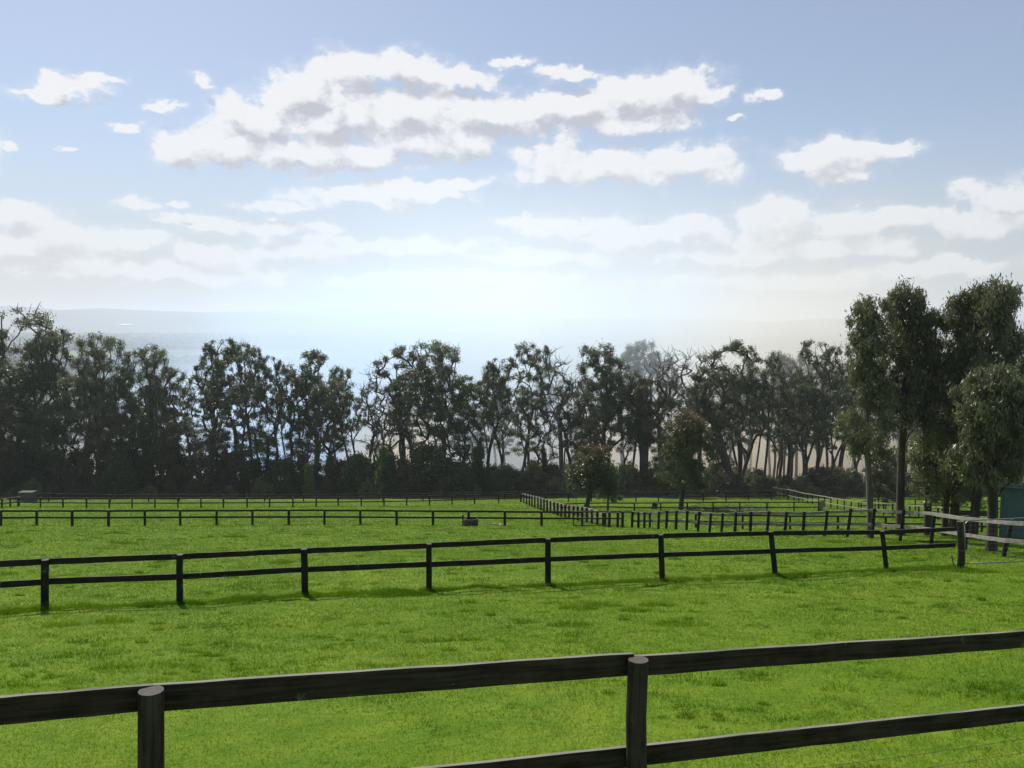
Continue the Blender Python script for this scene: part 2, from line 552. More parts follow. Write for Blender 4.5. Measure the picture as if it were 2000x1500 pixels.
def limbs_mesh(P, rad, chains, base_r, sides=6):
    mb = MB()
    sc = base_r / rad[0]
    for ch, has in chains:
        pts = [P[i] for i in ch]
        rr = [max(0.012, rad[i] * sc) for i in ch]
        if has: rr[0] = min(rr[0] * 0.8, rr[1] * 1.25)
        if not has:
            rr[0] *= 1.35
            if len(rr) > 2: rr[1] *= 1.08
        if len(pts) < 2: continue
        mb.tube(pts, rr, sides if rr[0] > 0.09 else 4, caps=False)
    return mb


def poly_trunk(H, lean, rng, n=9, wob=0.25):
    pts = []
    ph = rng.uniform(0, 6)
    for i in range(n):
        f = i / (n - 1)
        pts.append(np.array([lean[0] * f ** 1.2 + wob * math.sin(ph + f * 4.2) * f, lean[1] * f + wob * math.cos(ph * 2 + f * 3.5) * f, H * f]))
    pts[0][2] = -0.5
    return pts


def tuft_points(T, nl, r, rs, squash=0.62):
    d = rs.normal(size=(nl, 3)); d /= np.linalg.norm(d, axis=1)[:, None]
    rr = np.minimum(np.abs(rs.normal(0, 0.40, nl)) + 0.25, 1.3)
    o = d * rr[:, None] * r; o[:, 2] *= squash
    return T[None, :] + o


def make_tree(name, seed, H=24, cr=5.0, z0=0.5, lobes=8, lr=(1.6, 2.8), per=7, leaves=240, tr=(0.75, 1.25), leaf=0.42,
              base_r=0.30, lean=(0, 0), mat=None, bark=None, droop=0.4, dead=False, top=0.75, shape='dome', asp=0.34, squash=0.88, twigs=0, sides=6, step=0.9, wob=0.11, forks=1):
    rng = random.Random(seed); rs = np.random.RandomState(seed)
    root = empty(name, (0, 0, 0))
    T = []
    for i in range(lobes):
        f = (i + rng.random()) / lobes
        zc = z0 + (1 - z0) * (f ** 0.8) * 0.93
        if shape == 'dome': w = cr * math.sqrt(max(0.05, 1 - ((zc - z0 - 0.38 * (1 - z0)) / (0.68 * (1 - z0))) ** 2))
        elif shape == 'cone': w = cr * (1.05 - 0.85 * (zc - z0) / (1 - z0))
        elif shape == 'col': w = cr * (0.85 + 0.25 * math.sin(zc * 15 + seed)) * (1 if zc < 0.85 else 0.5)
        else: w = cr * (0.5 + 0.6 * (zc - z0) / (1 - z0))
        a = i * 2.399 + rng.uniform(-0.5, 0.5)
        rr = w * math.sqrt(rng.uniform(0.08, 1.0)) * 0.82
        C = np.array([math.cos(a) * rr + lean[0] * zc, math.sin(a) * rr + lean[1] * zc, H * zc])
        R_ = rng.uniform(*lr)
        for j in range(per):
            d = rs.normal(size=3); d /= np.linalg.norm(d); d[2] = abs(d[2]) * 1.0 - 0.15
            T.append(C + d * R_ * rng.uniform(0.55, 1.0))
    T = [p for p in T if p[2] < H]
    T.append(np.array([lean[0] + rng.uniform(-.4, .4), lean[1], H * 0.985]))
    trunk = poly_trunk(H * (top if not dead else 0.5), lean, rng, wob=.02 * H)
    P, rad, chains = skeleton(T, trunk, rng, step=step, wob=wob)
    mb = limbs_mesh(P, rad, chains, base_r, sides)
    if dead or twigs:
        for k in range(twigs or len(T)):
            b_ = T[rng.randrange(len(T))]
            for q in range(2):
                d = np.array([rng.gauss(0, 1), rng.gauss(0, 1), abs(rng.gauss(0.6, 0.8))]); d /= np.linalg.norm(d)
                L = rng.uniform(0.6, 1.9)
                mid = b_ + d * L * 0.5 + np.array([rng.gauss(0, .12), rng.gauss(0, .12), 0])
                mb.tube([b_, mid, b_ + d * L + np.array([0, 0, 0.2 * L])], [0.04, 0.03, 0.014], 4, caps=False)
    mb.build('trunk', bark or B_dark, root, smooth=True)
    if not dead:
        C = np.concatenate([tuft_points(p, int(leaves * rng.uniform(0.6, 1.3)), rng.uniform(*tr), rs, squash) for p in T])
        crown_obj('crown', C, leaf, rs, mat or L_euc, root, droop, asp)
    return root


def make_shrub(name, seed, H=3.0, W=3.0, lobes=14, leaves=260, leaf=0.22, mat=None, spiky=False, part='foliage', mound=False):
    rng = random.Random(seed); rs = np.random.RandomState(seed)
    root = empty(name, (0, 0, 0))
    T = []; 
    for i in range(lobes):
        a = i * 2.399; f = math.sqrt((i + 0.5) / lobes)
        z = H * (0.25 + 0.62 * (1 - f ** 2.2) * rng.uniform(0.75, 1.1)) if not spiky else H * rng.uniform(0.15, 0.9)
        w = W * 0.5 * f * 0.85 * ((1.15 - z / H) if spiky else 1)
        T.append(np.array([math.cos(a) * w, math.sin(a) * w, z]))
    C = []
    for p in T:
        r = rng.uniform(0.15, 0.26) * (W + H) * 0.5
        C.append(tuft_points(p, int(leaves * rng.uniform(0.7, 1.3)), r, rs, 0.9))
    # a skirt of low leaves
    n = leaves * lobes // 4
    a = rs.uniform(0, 2 * PI, n); rr = W * 0.5 * np.sqrt(rs.uniform(0, 1, n)) * 0.95
    C.append(np.stack([np.cos(a) * rr, np.sin(a) * rr, rs.uniform(0.02, 0.35, n) * H], -1))
    C = np.concatenate(C); C = C[C[:, 2] > 0.02]
    crown_obj(part, C, leaf, rs, mat or L_dense, root, 0.0 if not spiky else -0.5, 0.4)
    mb = MB()
    for p in T[::2]:
        b0 = np.array([rng.gauss(0, 0.12 * W / 3), rng.gauss(0, 0.12 * W / 3), -0.1])
        mid = (b0 + p) * 0.5 + np.array([0, 0, 0.15 * H])
        mb.tube([b0, mid, p], [0.05, 0.035, 0.012], 5, caps=False)
    mb.build('stem', B_dark, root, smooth=True)
    return root


used = {}


def place(proto, loc, rz, sc, label=None, group=None, tilt=(0, 0), cat=None):
    """the first placement moves the source itself; later ones copy the thing and each of its parts"""
    if used.get(proto.name):
        o = proto.copy(); col.objects.link(o)
        for ch in list(proto.children):
            c_ = ch.copy(); col.objects.link(c_); c_.parent = o
    else:
        o = proto; used[proto.name] = True
    o.location = tuple(float(v) for v in loc)
    o.rotation_euler = (tilt[0], tilt[1], rz)
    o.scale = sc
    if label: o['label'] = label
    if cat: o['category'] = cat
    if group: o['group'] = group
    return o


rngp = random.Random(77)
# ------------------------------------------------------------------ fences
def px_posts(lst):
    """posts measured as (x, y of the foot, y of the top[, x of the top])"""
    out_ = []
    for p in lst:
        b_ = hit(p[0], p[1])
        tx = p[3] if len(p) > 3 else p[0]
        tp = at_depth(tx, p[2], b_[1])
        out_.append((b_, tp))
    return out_


def fence(posts, label, pr=0.06, rh=0.10, rt=0.045, rails=((0.96, 0), (0.48, 0)), pmat=None, rmat=None, name='timber_fence', side=1, seed=1, square=False,
          seg=3, wob=0.004, sides=12, skip=(), jut=0.0, group=None, noposts=(), cat='fence', mesh_off=0.0, ends=(0.0, 0.0), block=False):
    """side=1 puts the rails on the far side of the posts"""
    rng = random.Random(seed)
    o0 = posts[0][0]
    root = empty(name, o0, label, cat, group)
    dirs = []
    for i in range(len(posts)):
        a = posts[max(i - 1, 0)][0]; b_ = posts[min(i + 1, len(posts) - 1)][0]
        d = (b_ - a) * np.array([1, 1, 0]); d /= np.linalg.norm(d)
        nrm = np.array([-d[1], d[0], 0]) * side
        if nrm[1] * side < 0: nrm = -nrm
        dirs.append((d, nrm))
    for i, (b_, tp) in enumerate(posts):
        if i in noposts: continue
        mb = MB()
        r = pr * rng.uniform(0.92, 1.08)
        ax = tp - b_; Lp = np.linalg.norm(ax); ax /= Lp
        top_ = tp
        if square:
            mb.bar(b_ - ax * 0.25, top_, r * 1.9, r * 1.9, dirs[i][1], rng, 3, 0.012)
        else:
            pts = [b_ - ax * 0.3, b_ + ax * Lp * 0.33, b_ + ax * Lp * 0.7, top_ - ax * 0.006, top_]
            w = [np.array([rng.uniform(-1, 1), rng.uniform(-1, 1), 0]) * 0.006 for _ in pts]; w[-2] = w[-1]
            mb.tube([p + q for p, q in zip(pts, w)], [r * 1.04, r * 1.02, r, r * 0.99, r * 0.965], sides, off=rng.uniform(0, 50))
        mb.build('post', pmat or W_post, root, o0, smooth=False)
    for i in range(len(posts) - 1):
        if i in skip: continue
        (a, at_), (b_, bt_) = posts[i], posts[i + 1]
        for (fr, dz) in rails:
            A = a + (at_ - a) * fr; B = b_ + (bt_ - b_) * fr
            off = pr * 0.80 + rt / 2
            A = A + dirs[i][1] * off; B = B + dirs[i + 1][1] * off
            A = A + np.array([0, 0, dz - rh / 2 + rng.uniform(-0.008, 0.008)]); B = B + np.array([0, 0, dz - rh / 2 + rng.uniform(-0.008, 0.008)])
            d = (B - A) / np.linalg.norm(B - A)
            if i == 0 and ends[0]: A = A - d * ends[0]
            if i == len(posts) - 2 and ends[1]: B = B + d * ends[1]
            mb = MB()
            mb.bar(A + d * 0.002, B - d * 0.002, rh * rng.uniform(0.95, 1.05), rt, dirs[i][1], rng, seg, min(0.006, rt * 0.15), off=rng.uniform(0, 90), wob=wob)
            mb.build('rail', rmat or W_mid, root, o0)
            if block:
                mb = MB(); q = B - dirs[i + 1][1] * 0.0
                mb.bar(q - d * 0.02, q + d * 0.11, rh * 1.15, rt * 1.25, dirs[i][1], rng, 1, 0.008)
                mb.build('rail_end', W_post, root, o0)
    return root


def line_fence_posts(P0, P1, n, h, lean=0.0, seed=0):
    rng = random.Random(seed); o_ = []
    for i in range(n):
        f = i / (n - 1)
        x = P0[0] + (P1[0] - P0[0]) * f; y = P0[1] + (P1[1] - P0[1]) * f
        z = float(G(x, y))
        o_.append((np.array([x, y, z]), np.array([x + rng.gauss(0, lean), y, z + h])))
    return o_


# nearest fence: round posts, wide rails, measured from post tops at their depths
fr = []
for (px, py, Yd) in ((-760, 1436, 3.02), (296, 1349, 4.0), (1245, 1288, 5.0), (2110, 1232, 6.35)):
    tp = at_depth(px, py, Yd)
    fr.append((np.array([tp[0], tp[1], float(G(tp[0], tp[1]))]), tp))
fr[1] = (fr[1][0] + np.array([-0.035, 0, 0]), fr[1][1])
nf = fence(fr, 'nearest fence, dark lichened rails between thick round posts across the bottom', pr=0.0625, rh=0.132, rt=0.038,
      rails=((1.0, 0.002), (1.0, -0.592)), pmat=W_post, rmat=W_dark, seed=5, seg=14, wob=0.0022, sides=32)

for dz, sg_ in ((-.86, 0.0), (-.98, .01)):
    mb = MB(); p = fr[2][1] + np.array([.03, .07, dz]); q = fr[3][1] + np.array([0, .07, dz + sg_])
    mb.tube([p + (q - p) * f_ + np.array([0, 0, -.03 * math.sin(f_ * PI)]) for f_ in np.linspace(0, 1, 9)], .0016, 5, caps=False)
    mb.build('wire', M_mesh, nf, fr[0][0])
# second fence up to the gate post
f2 = px_posts([(-200, 1210, 1107), (88, 1190, 1093), (351, 1180, 1083), (596, 1164, 1072, 594), (838, 1154, 1062), (1070, 1145, 1052),
               (1293, 1135, 1044, 1291), (1514, 1126, 1038, 1506), (1731, 1114, 1037, 1723), (1866, 1108, 1031, 1865)])
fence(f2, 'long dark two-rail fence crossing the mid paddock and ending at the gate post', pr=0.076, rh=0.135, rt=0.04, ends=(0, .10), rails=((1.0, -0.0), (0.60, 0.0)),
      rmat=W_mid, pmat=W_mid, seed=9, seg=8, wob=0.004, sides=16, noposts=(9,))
gp = px_posts([(1876, 1111, 1018, 1875)])[0]
root = empty('gate_post', gp[0], 'tall thick greenish post the wire gate hangs on', 'gate post')
mb = MB(); mb.tube([gp[0] - [0, 0, .3], gp[0] + [0.004, 0, .6], gp[1]], [0.105, 0.10, 0.097], 24); mb.build('post', W_post, root, gp[0])
tag(root.children[0], None); root.children[0].name = 'round_timber'
mb = MB()
q = gp[0] + np.array([0, -0.02, 0.62])
mb.tube([q + np.array([math.cos(a) * 0.108, math.sin(a) * 0.108, 0.01 * math.sin(a * 2)]) for a in np.linspace(0, 2 * PI, 17)], 0.006, 5, caps=False)
mb.build('wire_wrap', M_galv, root, gp[0])

# third fence
f3x = [(-68, 1028, 996), (2, 1028, 996), (71.6, 1026, 996), (141, 1027.4, 996), (212, 1027.6, 996), (283, 1026.8, 995.6), (352, 1026.4, 995.6), (423, 1026, 995.4), (493, 1025.8, 995), (564, 1025.6, 995),
       (633.6, 1025.2, 995), (703.8, 1025.4, 995.4), (774.6, 1026.2, 996), (845.6, 1026.4, 996.4), (915.4, 1026.6, 996.8), (986, 1027.4, 997.4), (1057.6, 1028.2, 998), (1137, 1028.4, 998.4)]
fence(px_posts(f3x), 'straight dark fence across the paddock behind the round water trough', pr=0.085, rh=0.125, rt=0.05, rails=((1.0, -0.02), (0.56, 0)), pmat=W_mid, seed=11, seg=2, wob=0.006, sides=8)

# fourth fence, in the shade patches near the trees
f4x = [(-10, 993.5, 974), (35, 990, 971), (79, 991.4, 971.6), (123, 991.6, 972), (169, 992.4, 972.4), (213.6, 992.6, 972.4), (258, 992.6, 972.4), (302.6, 992.6, 972.4), (347.4, 992.6, 972.4), (392.4, 992, 972.2),
       (436.4, 992, 972), (482.6, 991.8, 971.8), (526.6, 991.6, 971.4), (572, 991, 971), (617.6, 990.4, 971), (660.6, 989.8, 970.4), (705.4, 989.4, 970), (750, 989.2, 969.4), (794.4, 988.4, 968.8), (838.8, 987.4, 968), (883, 986.4, 967),
       (927, 984.8, 966), (974, 983, 964.6), (1017, 980.6, 963)]
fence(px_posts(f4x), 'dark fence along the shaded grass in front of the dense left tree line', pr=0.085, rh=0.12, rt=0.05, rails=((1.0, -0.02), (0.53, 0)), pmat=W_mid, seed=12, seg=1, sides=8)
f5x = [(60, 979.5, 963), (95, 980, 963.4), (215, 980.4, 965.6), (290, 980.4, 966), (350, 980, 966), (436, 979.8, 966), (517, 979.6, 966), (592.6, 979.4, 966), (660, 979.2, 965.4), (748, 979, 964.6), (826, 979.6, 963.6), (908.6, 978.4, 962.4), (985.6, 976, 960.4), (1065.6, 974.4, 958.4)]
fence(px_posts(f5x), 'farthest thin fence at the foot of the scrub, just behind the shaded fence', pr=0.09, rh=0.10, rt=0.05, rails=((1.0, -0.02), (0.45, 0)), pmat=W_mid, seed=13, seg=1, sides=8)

# pale railed fence with close posts running back from the corral gate
fa = [(1018, 980, 963), (1023, 983.2, 964), (1028.6, 985.6, 965.4), (1034, 988.2, 966.6), (1039, 990.4, 967.8), (1044.6, 992.4, 969), (1050.6, 994.6, 970.6), (1056.4, 996.6, 972.4), (1062.4, 998.4, 974.2), (1068.6, 1000.2, 976), (1075, 1002.4, 978), (1082.4, 1005, 980),
      (1089, 1007, 982), (1096, 1009.4, 984), (1104, 1011.2, 985.4), (1111.6, 1013, 986.8), (1120, 1015, 988), (1128.4, 1016.6, 989), (1137, 1018.6, 990), (1146, 1020.6, 992), (1156, 1023.4, 994.6), (1166.6, 1026.4, 998), (1178, 1028.6, 1001)]
fence(px_posts(fa), 'row of close-set dark posts with pale rails running back from the small gate', pr=0.085, rh=0.19, rt=0.06, rails=((0.99, -0.0), (0.52, 0)), pmat=W_mid, rmat=W_pale, seed=14, seg=1, sides=8)
# corral fence
fb = [(1234.5, 1030.6, 999, 1235.5), (1247, 1031, 1000), (1258.5, 1032, 1000), (1269, 1031, 1000), (1285.6, 1033.8, 999, 1287.4), (1301.4, 1032.6, 997, 1303), (1320, 1033.6, 997, 1321.8), (1340.8, 1035.8, 997, 1342.6), (1363, 1038.4, 999, 1366), (1385.6, 1041, 1002, 1388.4),
      (1409, 1042, 1002, 1412), (1435, 1043, 1000, 1437.6), (1465.3, 1043.4, 999, 1467), (1497.6, 1045, 998, 1502), (1532, 1046, 999, 1536.6), (1568.5, 1046.6, 999, 1571), (1610.5, 1047.6, 997, 1616), (1654.7, 1049, 993, 1662), (1702.5, 1052, 992.6, 1708), (1757.7, 1057, 995, 1765.5), (1818.5, 1064, 998, 1825.5), (1884.5, 1074.7, 1007, 1888.5), (1960, 1088.5, 1015, 1977), (2060, 1101, 1017, 2074)]
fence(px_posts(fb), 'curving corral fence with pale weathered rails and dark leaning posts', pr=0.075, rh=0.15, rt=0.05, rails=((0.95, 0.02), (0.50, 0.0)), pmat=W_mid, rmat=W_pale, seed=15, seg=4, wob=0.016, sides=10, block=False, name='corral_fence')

# paddock fences on the far right half
m1 = [(1017, 981, 963), (1065.6, 980, 962), (1110, 980, 961.6), (1155, 980.4, 961.6), (1198, 980.4, 961.4), (1242, 980.4, 961.2), (1286, 979.8, 961), (1330, 979.8, 960.6), (1373.7, 979.6, 960), (1417.8, 979.2, 959.4), (1461.9, 977.4, 959), (1506.7, 976.6, 958), (1538.5, 976.6, 957.6), (1560, 978, 958)]
fence(px_posts(m1), 'dark far fence behind the three small paddock trees', pr=0.085, rh=0.12, rt=0.05, rails=((1.0, -0.02), (0.55, 0)), pmat=W_mid, seed=16, seg=1, sides=8)
m2 = [(1098, 996, 983.5), (1142, 995.6, 982), (1186.8, 995.8, 981), (1239, 998, 981.4), (1290.5, 998.2, 981), (1342.5, 999, 980.6), (1393, 1000.2, 980.2), (1445, 999.8, 980), (1498, 998.6, 980), (1550.8, 998.8, 980), (1600, 998, 980)]
fence(px_posts(m2), 'dark fence between the stump and the small trees, ending at a pale panel', pr=0.07, rh=0.11, rt=0.05, rails=((1.0, -0.02), (0.45, 0)), pmat=W_mid, seed=17, seg=2, sides=8)
m3 = [(1512, 966, 952), (1522, 970.4, 953), (1531, 974, 954), (1540, 976.6, 955), (1550.8, 979, 957.6), (1560, 980, 960), (1568, 981.4, 962), (1577, 983.7, 963.5), (1586.8, 985.4, 964.6), (1598.5, 987.4, 967), (1610.5, 989.9, 968.5), (1622.8, 992.4, 971), (1635.5, 995, 973), (1648.8, 997, 975),
      (1662.7, 999, 977.6), (1682, 1002, 979.6), (1703, 1004.4, 980.4), (1725.6, 1006.4, 981.5), (1743.5, 1008, 983.5), (1777, 1010, 986), (1794.5, 1012, 986.5), (1832, 1015.5, 989), (1870, 1019, 992)]
fence(px_posts(m3), 'pale railed fence slanting back toward the smoky trunks on the right', pr=0.065, rh=0.10, rt=0.04, rails=((0.99, -0.0), (0.45, 0)), pmat=W_mid, rmat=W_pale, seed=18, seg=1, sides=8)
m4 = [(1677, 994.4, 980), (1709, 996, 974.6), (1730, 998.6, 973.2), (1759, 997.8, 973), (1787.7, 997, 973.6), (1840, 998, 974.5), (1899.5, 1003, 977), (1960, 1006, 977.5), (2020, 1008, 978)]
fence(px_posts(m4), 'dark fence running behind the right-hand trunks to the green shed', pr=0.065, rh=0.11, rt=0.05, rails=((1.0, -0.02), (0.5, 0)), pmat=W_mid, seed=19, seg=1, sides=8)
m5 = [(1359, 1031, 1003.6), (1450.7, 1033.4, 1004.6), (1543, 1035, 1006.2), (1636.7, 1034.6, 1006.6), (1730, 1034.6, 1007.6), (1823, 1036, 1009), (1917.5, 1040, 1014), (2010, 1043, 1016)]
fence(px_posts(m5), 'dark fence seen through the gaps of the curving corral fence', pr=0.065, rh=0.10, rt=0.05, rails=((1.0, -0.02), (0.5, 0)), pmat=W_mid, seed=20, seg=3, wob=0.008, sides=8)
fl = [(-30, 990, 972), (4, 993, 974), (20, 990, 971), (38, 987, 969)]
fence(px_posts(fl), 'short grey railed fence at the far left edge beside the steel bin', pr=0.085, rh=0.12, rt=0.05, rails=((1.0, -0.02), (0.5, 0)), pmat=W_mid, rmat=W_pale, seed=21, seg=1, sides=8)
# pale end panel of the paddock fence
a = hit(1599.5, 998.5); b_ = hit(1609, 997)
root = empty('end_panel', a, 'pale narrow upright board panel where two far fences meet', 'panel')
mb = MB(); ht = at_depth(1599.5, 976, a[1])[2] - a[2]
mb.bar(a + [0, 0, ht * .52], b_ + [0, 0, ht * .47], ht * 0.92, 0.05, (0, 1, 0)); mb.build('board', W_pale, root, a)
mb = MB(); mb.bar(a + [-0.05, 0, -.2], a + [-0.05, 0, ht], .1, .1, (0, 1, 0)); mb.build('post', W_mid, root, a)

# small gate of the corral: tube frame with netting and a shade of dark cloth
def small_gate():
    A = hit(1120, 1028.6); B = hit(1215, 1029.6)
    root = empty('paddock_gate', A, 'small dark framed gate closed between the two close-posted fences', 'gate')
    hA = at_depth(1120, 999.6, A[1]); hB = at_depth(1215, 999, B[1])
    mb = MB()
    mb.tube([A + [0, 0, .05], hA], .03, 8); mb.tube([B + [0, 0, .05], hB], .05, 8)
    mb.tube([hA, hB], .045, 8); mb.tube([A + [0, 0, .08], B + [0, 0, .08]], .025, 8)
    mb.build('frame', W_mid, root, A)
    mb = MB(); mA = A + (hA - A) * 0.55; mB_ = B + (hB - B) * 0.55
    mb.bar(mA, mB_, .09, .04, (0, 1, 0)); mb.build('middle_rail', W_mid, root, A)
    mb = MB()
    for i in range(1, 30):
        f = i / 30; p = A + (B - A) * f; q = hA + (hB - hA) * f
        mb.tube([p + [0, 0, .08], p + (q - p) * 0.55], .008, 4, caps=False)
    mb.build('wire_netting', M_mesh, root, A)
    for px, pt, pb in ((1181, 1001, 1029), (1189.5, 1000, 1030), (1206, 1000.5, 1030.4), (1215.4, 998.6, 1030.4)):
        p = hit(px, pb); t_ = at_depth(px + 1, pt, p[1])
        mb = MB(); mb.tube([p - [0, 0, .2], t_], .085, 8); mb.build('post', W_mid, root, A)
small_gate()

# wire mesh gate at the right edge
def mesh_gate():
    A = hit(1886, 1107) ; A = gp[0] + np.array([0.17, 0.10, 0])
    bl = at_depth(1884, 1101, A[1]); tl = at_depth(1884, 1017, A[1])
    Yr = A[1] * 1.045
    br = at_depth(2110, 1092, Yr); trr = at_depth(2110, 1006, Yr)
    root = empty('wire_mesh_gate', bl, 'grey tube gate with wire mesh at the right edge, hung on the gate post', 'gate')
    mb = MB()
    c1 = tl + [0.02, 0, -0.16]; c2 = tl + [0.05, 0, -0.05]; c3 = tl + [0.16, 0.01, 0.0]
    mb.tube([bl, bl * 0.5 + c1 * 0.5, c1, c2, c3, c3 * 0.5 + trr * 0.5, trr, br, br * 0.5 + bl * 0.5, bl], .02, 10)
    mb.build('frame', M_galv, root, bl, smooth=True)
    mb = MB()
    for i in range(1, 22):
        f = i / 22; mb.tube([bl + (br - bl) * f, tl + (trr - tl) * f + [0, 0, -.01]], .0028, 4, caps=False)
    for i in range(1, 9):
        f = i / 9; p = bl + (tl - bl) * f; q = br + (trr - br) * f
        pts = [p + (q - p) * g_ + [0, 0, 0.006 * math.sin(g_ * 40 + i)] for g_ in np.linspace(0, 1, 12)]
        mb.tube(pts, .0028, 4, caps=False)
    mb.build('wire_mesh', M_galv, root, bl)
    mb = MB()
    for f in (0.2, 0.82):
        p = bl + (tl - bl) * f; mb.tube([p + [-.08, -.03, 0], p + [0.02, 0, 0]], .014, 6)
    mb.build('hinge', M_galv, root, bl)
    q = gp[0] + np.array([0.14, -0.06, 0.60])
    mb = MB(); mb.tube([q, q + [.05, -.02, .03], q + [.09, -.01, .10], q + [.13, 0, .07]], .006, 5); mb.tube([q, q + [.04, -.02, -.07]], .006, 5)
    o = mb.build('twine', M_twine, None, None); tag(o, 'scrap of blue-green baling twine tied beside the gate post', 'twine')
mesh_gate()
q = hit(1869, 1112)
mb = MB(); t0 = at_depth(1859, 1085, q[1])
mb.tube([q, q * .6 + t0 * .4 + np.array([-.05, 0, 0]), t0, t0 + [-.005, 0, .02]], .016, 8)
tag(mb.build('poly_pipe', M_hose, None, None, smooth=True), 'bent black pipe leaning out of the grass by the gate post', 'pipe')

# round trough with its post and pipe
def trough():
    c = hit(919.5, 1027.6); c = c + np.array([0, 0.42, 0]); c[2] = float(G(c[0], c[1]))
    root = empty('water_trough', c, 'round concrete water trough standing in the paddock by a short post', 'trough')
    n = 36; r0, r1, h = 0.47, 0.37, 0.50
    prof = [(0.455, -.12), (0.455, .04), (r0, .07), (r0 * 1.01, h * .55), (r0, h - .02), (r0 - .02, h), (r1 + .02, h), (r1, h - .02), (r1 - .01, .1), (0, .1)]
    V = []; Fq = []
    for i in range(n):
        a = 2 * PI * i / n
        V += [(math.cos(a) * r, math.sin(a) * r, z) for r, z in prof]
    k = len(prof)
    for i in range(n):
        for j in range(k - 1):
            a0 = i * k + j; b0 = ((i + 1) % n) * k + j
            Fq.append((a0, b0, b0 + 1, a0 + 1))
    mesh_np('ring_wall', V, Fq, M_conc, root, smooth=True)
    mb = MB(); mb.tube([(0, 0, .33), (0, 0, .345)], .362, 28); mb.build('water_surface', M_water, root)
    p = hit(904, 1027.4); t_ = at_depth(904, 1005.4, p[1])
    o = empty('marker_post', p, 'short dark post standing against the left of the round trough', 'post')
    mb = MB(); mb.tube([p - [0, 0, .25], (p + t_) / 2 + [.01, 0, 0], t_], [.055, .05, .05], 10); mb.build('round_timber', W_mid, o, p)
    mb = MB(); mb.box((p[0] - .06, p[1] - .06, t_[2] - .10), (p[0] + .06, p[1] + .06, t_[2] - .02)); mb.build('cap_block', W_post, o, p)
    A = hit(933, 1024); B = hit(976, 1026)
    o = empty('lying_pipe', A, 'thin pipe lying on the grass from the round trough, white at its end', 'pipe')
    mb = MB(); mb.tube([A + [0, 0, .05], (A + B) / 2 + [0, 0, .055], B + [0, 0, .05]], .028, 8); mb.build('tube', M_pipe, o, A)
    d = (B - A) / np.linalg.norm(B - A)
    mb = MB(); mb.tube([B + [0, 0, .05], B + d * .14 + [0, 0, .05]], .045, 10); mb.build('white_end', M_white, o, A)
trough()

# tilted stump behind the fences
p = hit(1278, 994.6); root = empty('tree_stump', p, 'dark tilted stump block standing behind the middle fences', 'stump')
mb = MB(); hs = at_depth(1278, 982.6, p[1])[2] - p[2]
mb.tube([p - [0, 0, .2], p + [.03, 0, hs * .5], p + [.09, 0, hs]], [.34, .30, .29], 10); mb.build('stump_wood', W_mid, root, p)
# dull steel bin at the far left
A = hit(36, 981); B = hit(60, 981); hb = at_depth(36, 963, A[1])[2] - A[2]
root = empty('feed_bin', A, 'dull dark steel bin in the shade at the far left under the trees', 'bin')
mb = MB(); mb.box((A[0], A[1], A[2] - .2), (B[0], A[1] + 1.2, A[2] + hb)); mb.build('body', M_bin, root, A)
mb = MB(); mb.box((A[0] - .06, A[1] - .06, A[2] + hb + .003), (B[0] + .06, A[1] + 1.26, A[2] + hb + .09)); mb.build('lid', W_mid, root, A)
# dark boards beside the shed
A = hit(1874, 1018); B = np.array([hit(1962, 1018)[0], A[1] + .4, 0]); zt = at_depth(1874, 997, A[1])[2]; zb = at_depth(1874, 1007.5, A[1])[2]
root = empty('board_barrier', A, 'dark horizontal boards between the trunks and the green shed', 'barrier')
for k in range(3):
    z = zb + (zt - zb) * (k + .5) / 3
    mb = MB(); mb.bar((A[0], A[1], z + .02), (B[0], B[1], z - .14), (zt - zb) / 3 * .94, .04, (0, 1, 0)); mb.build('board', W_mid, root, A)
for f in (0.02, 0.5, 0.98):
    x = A[0] + (B[0] - A[0]) * f; y = A[1] + .4 * f + .09
    mb = MB(); mb.tube([(x, y, float(G(x, y)) - .2), (x, y, zt - .02 - .12 * f)], .06, 8); mb.build('post', W_mid, root, A)

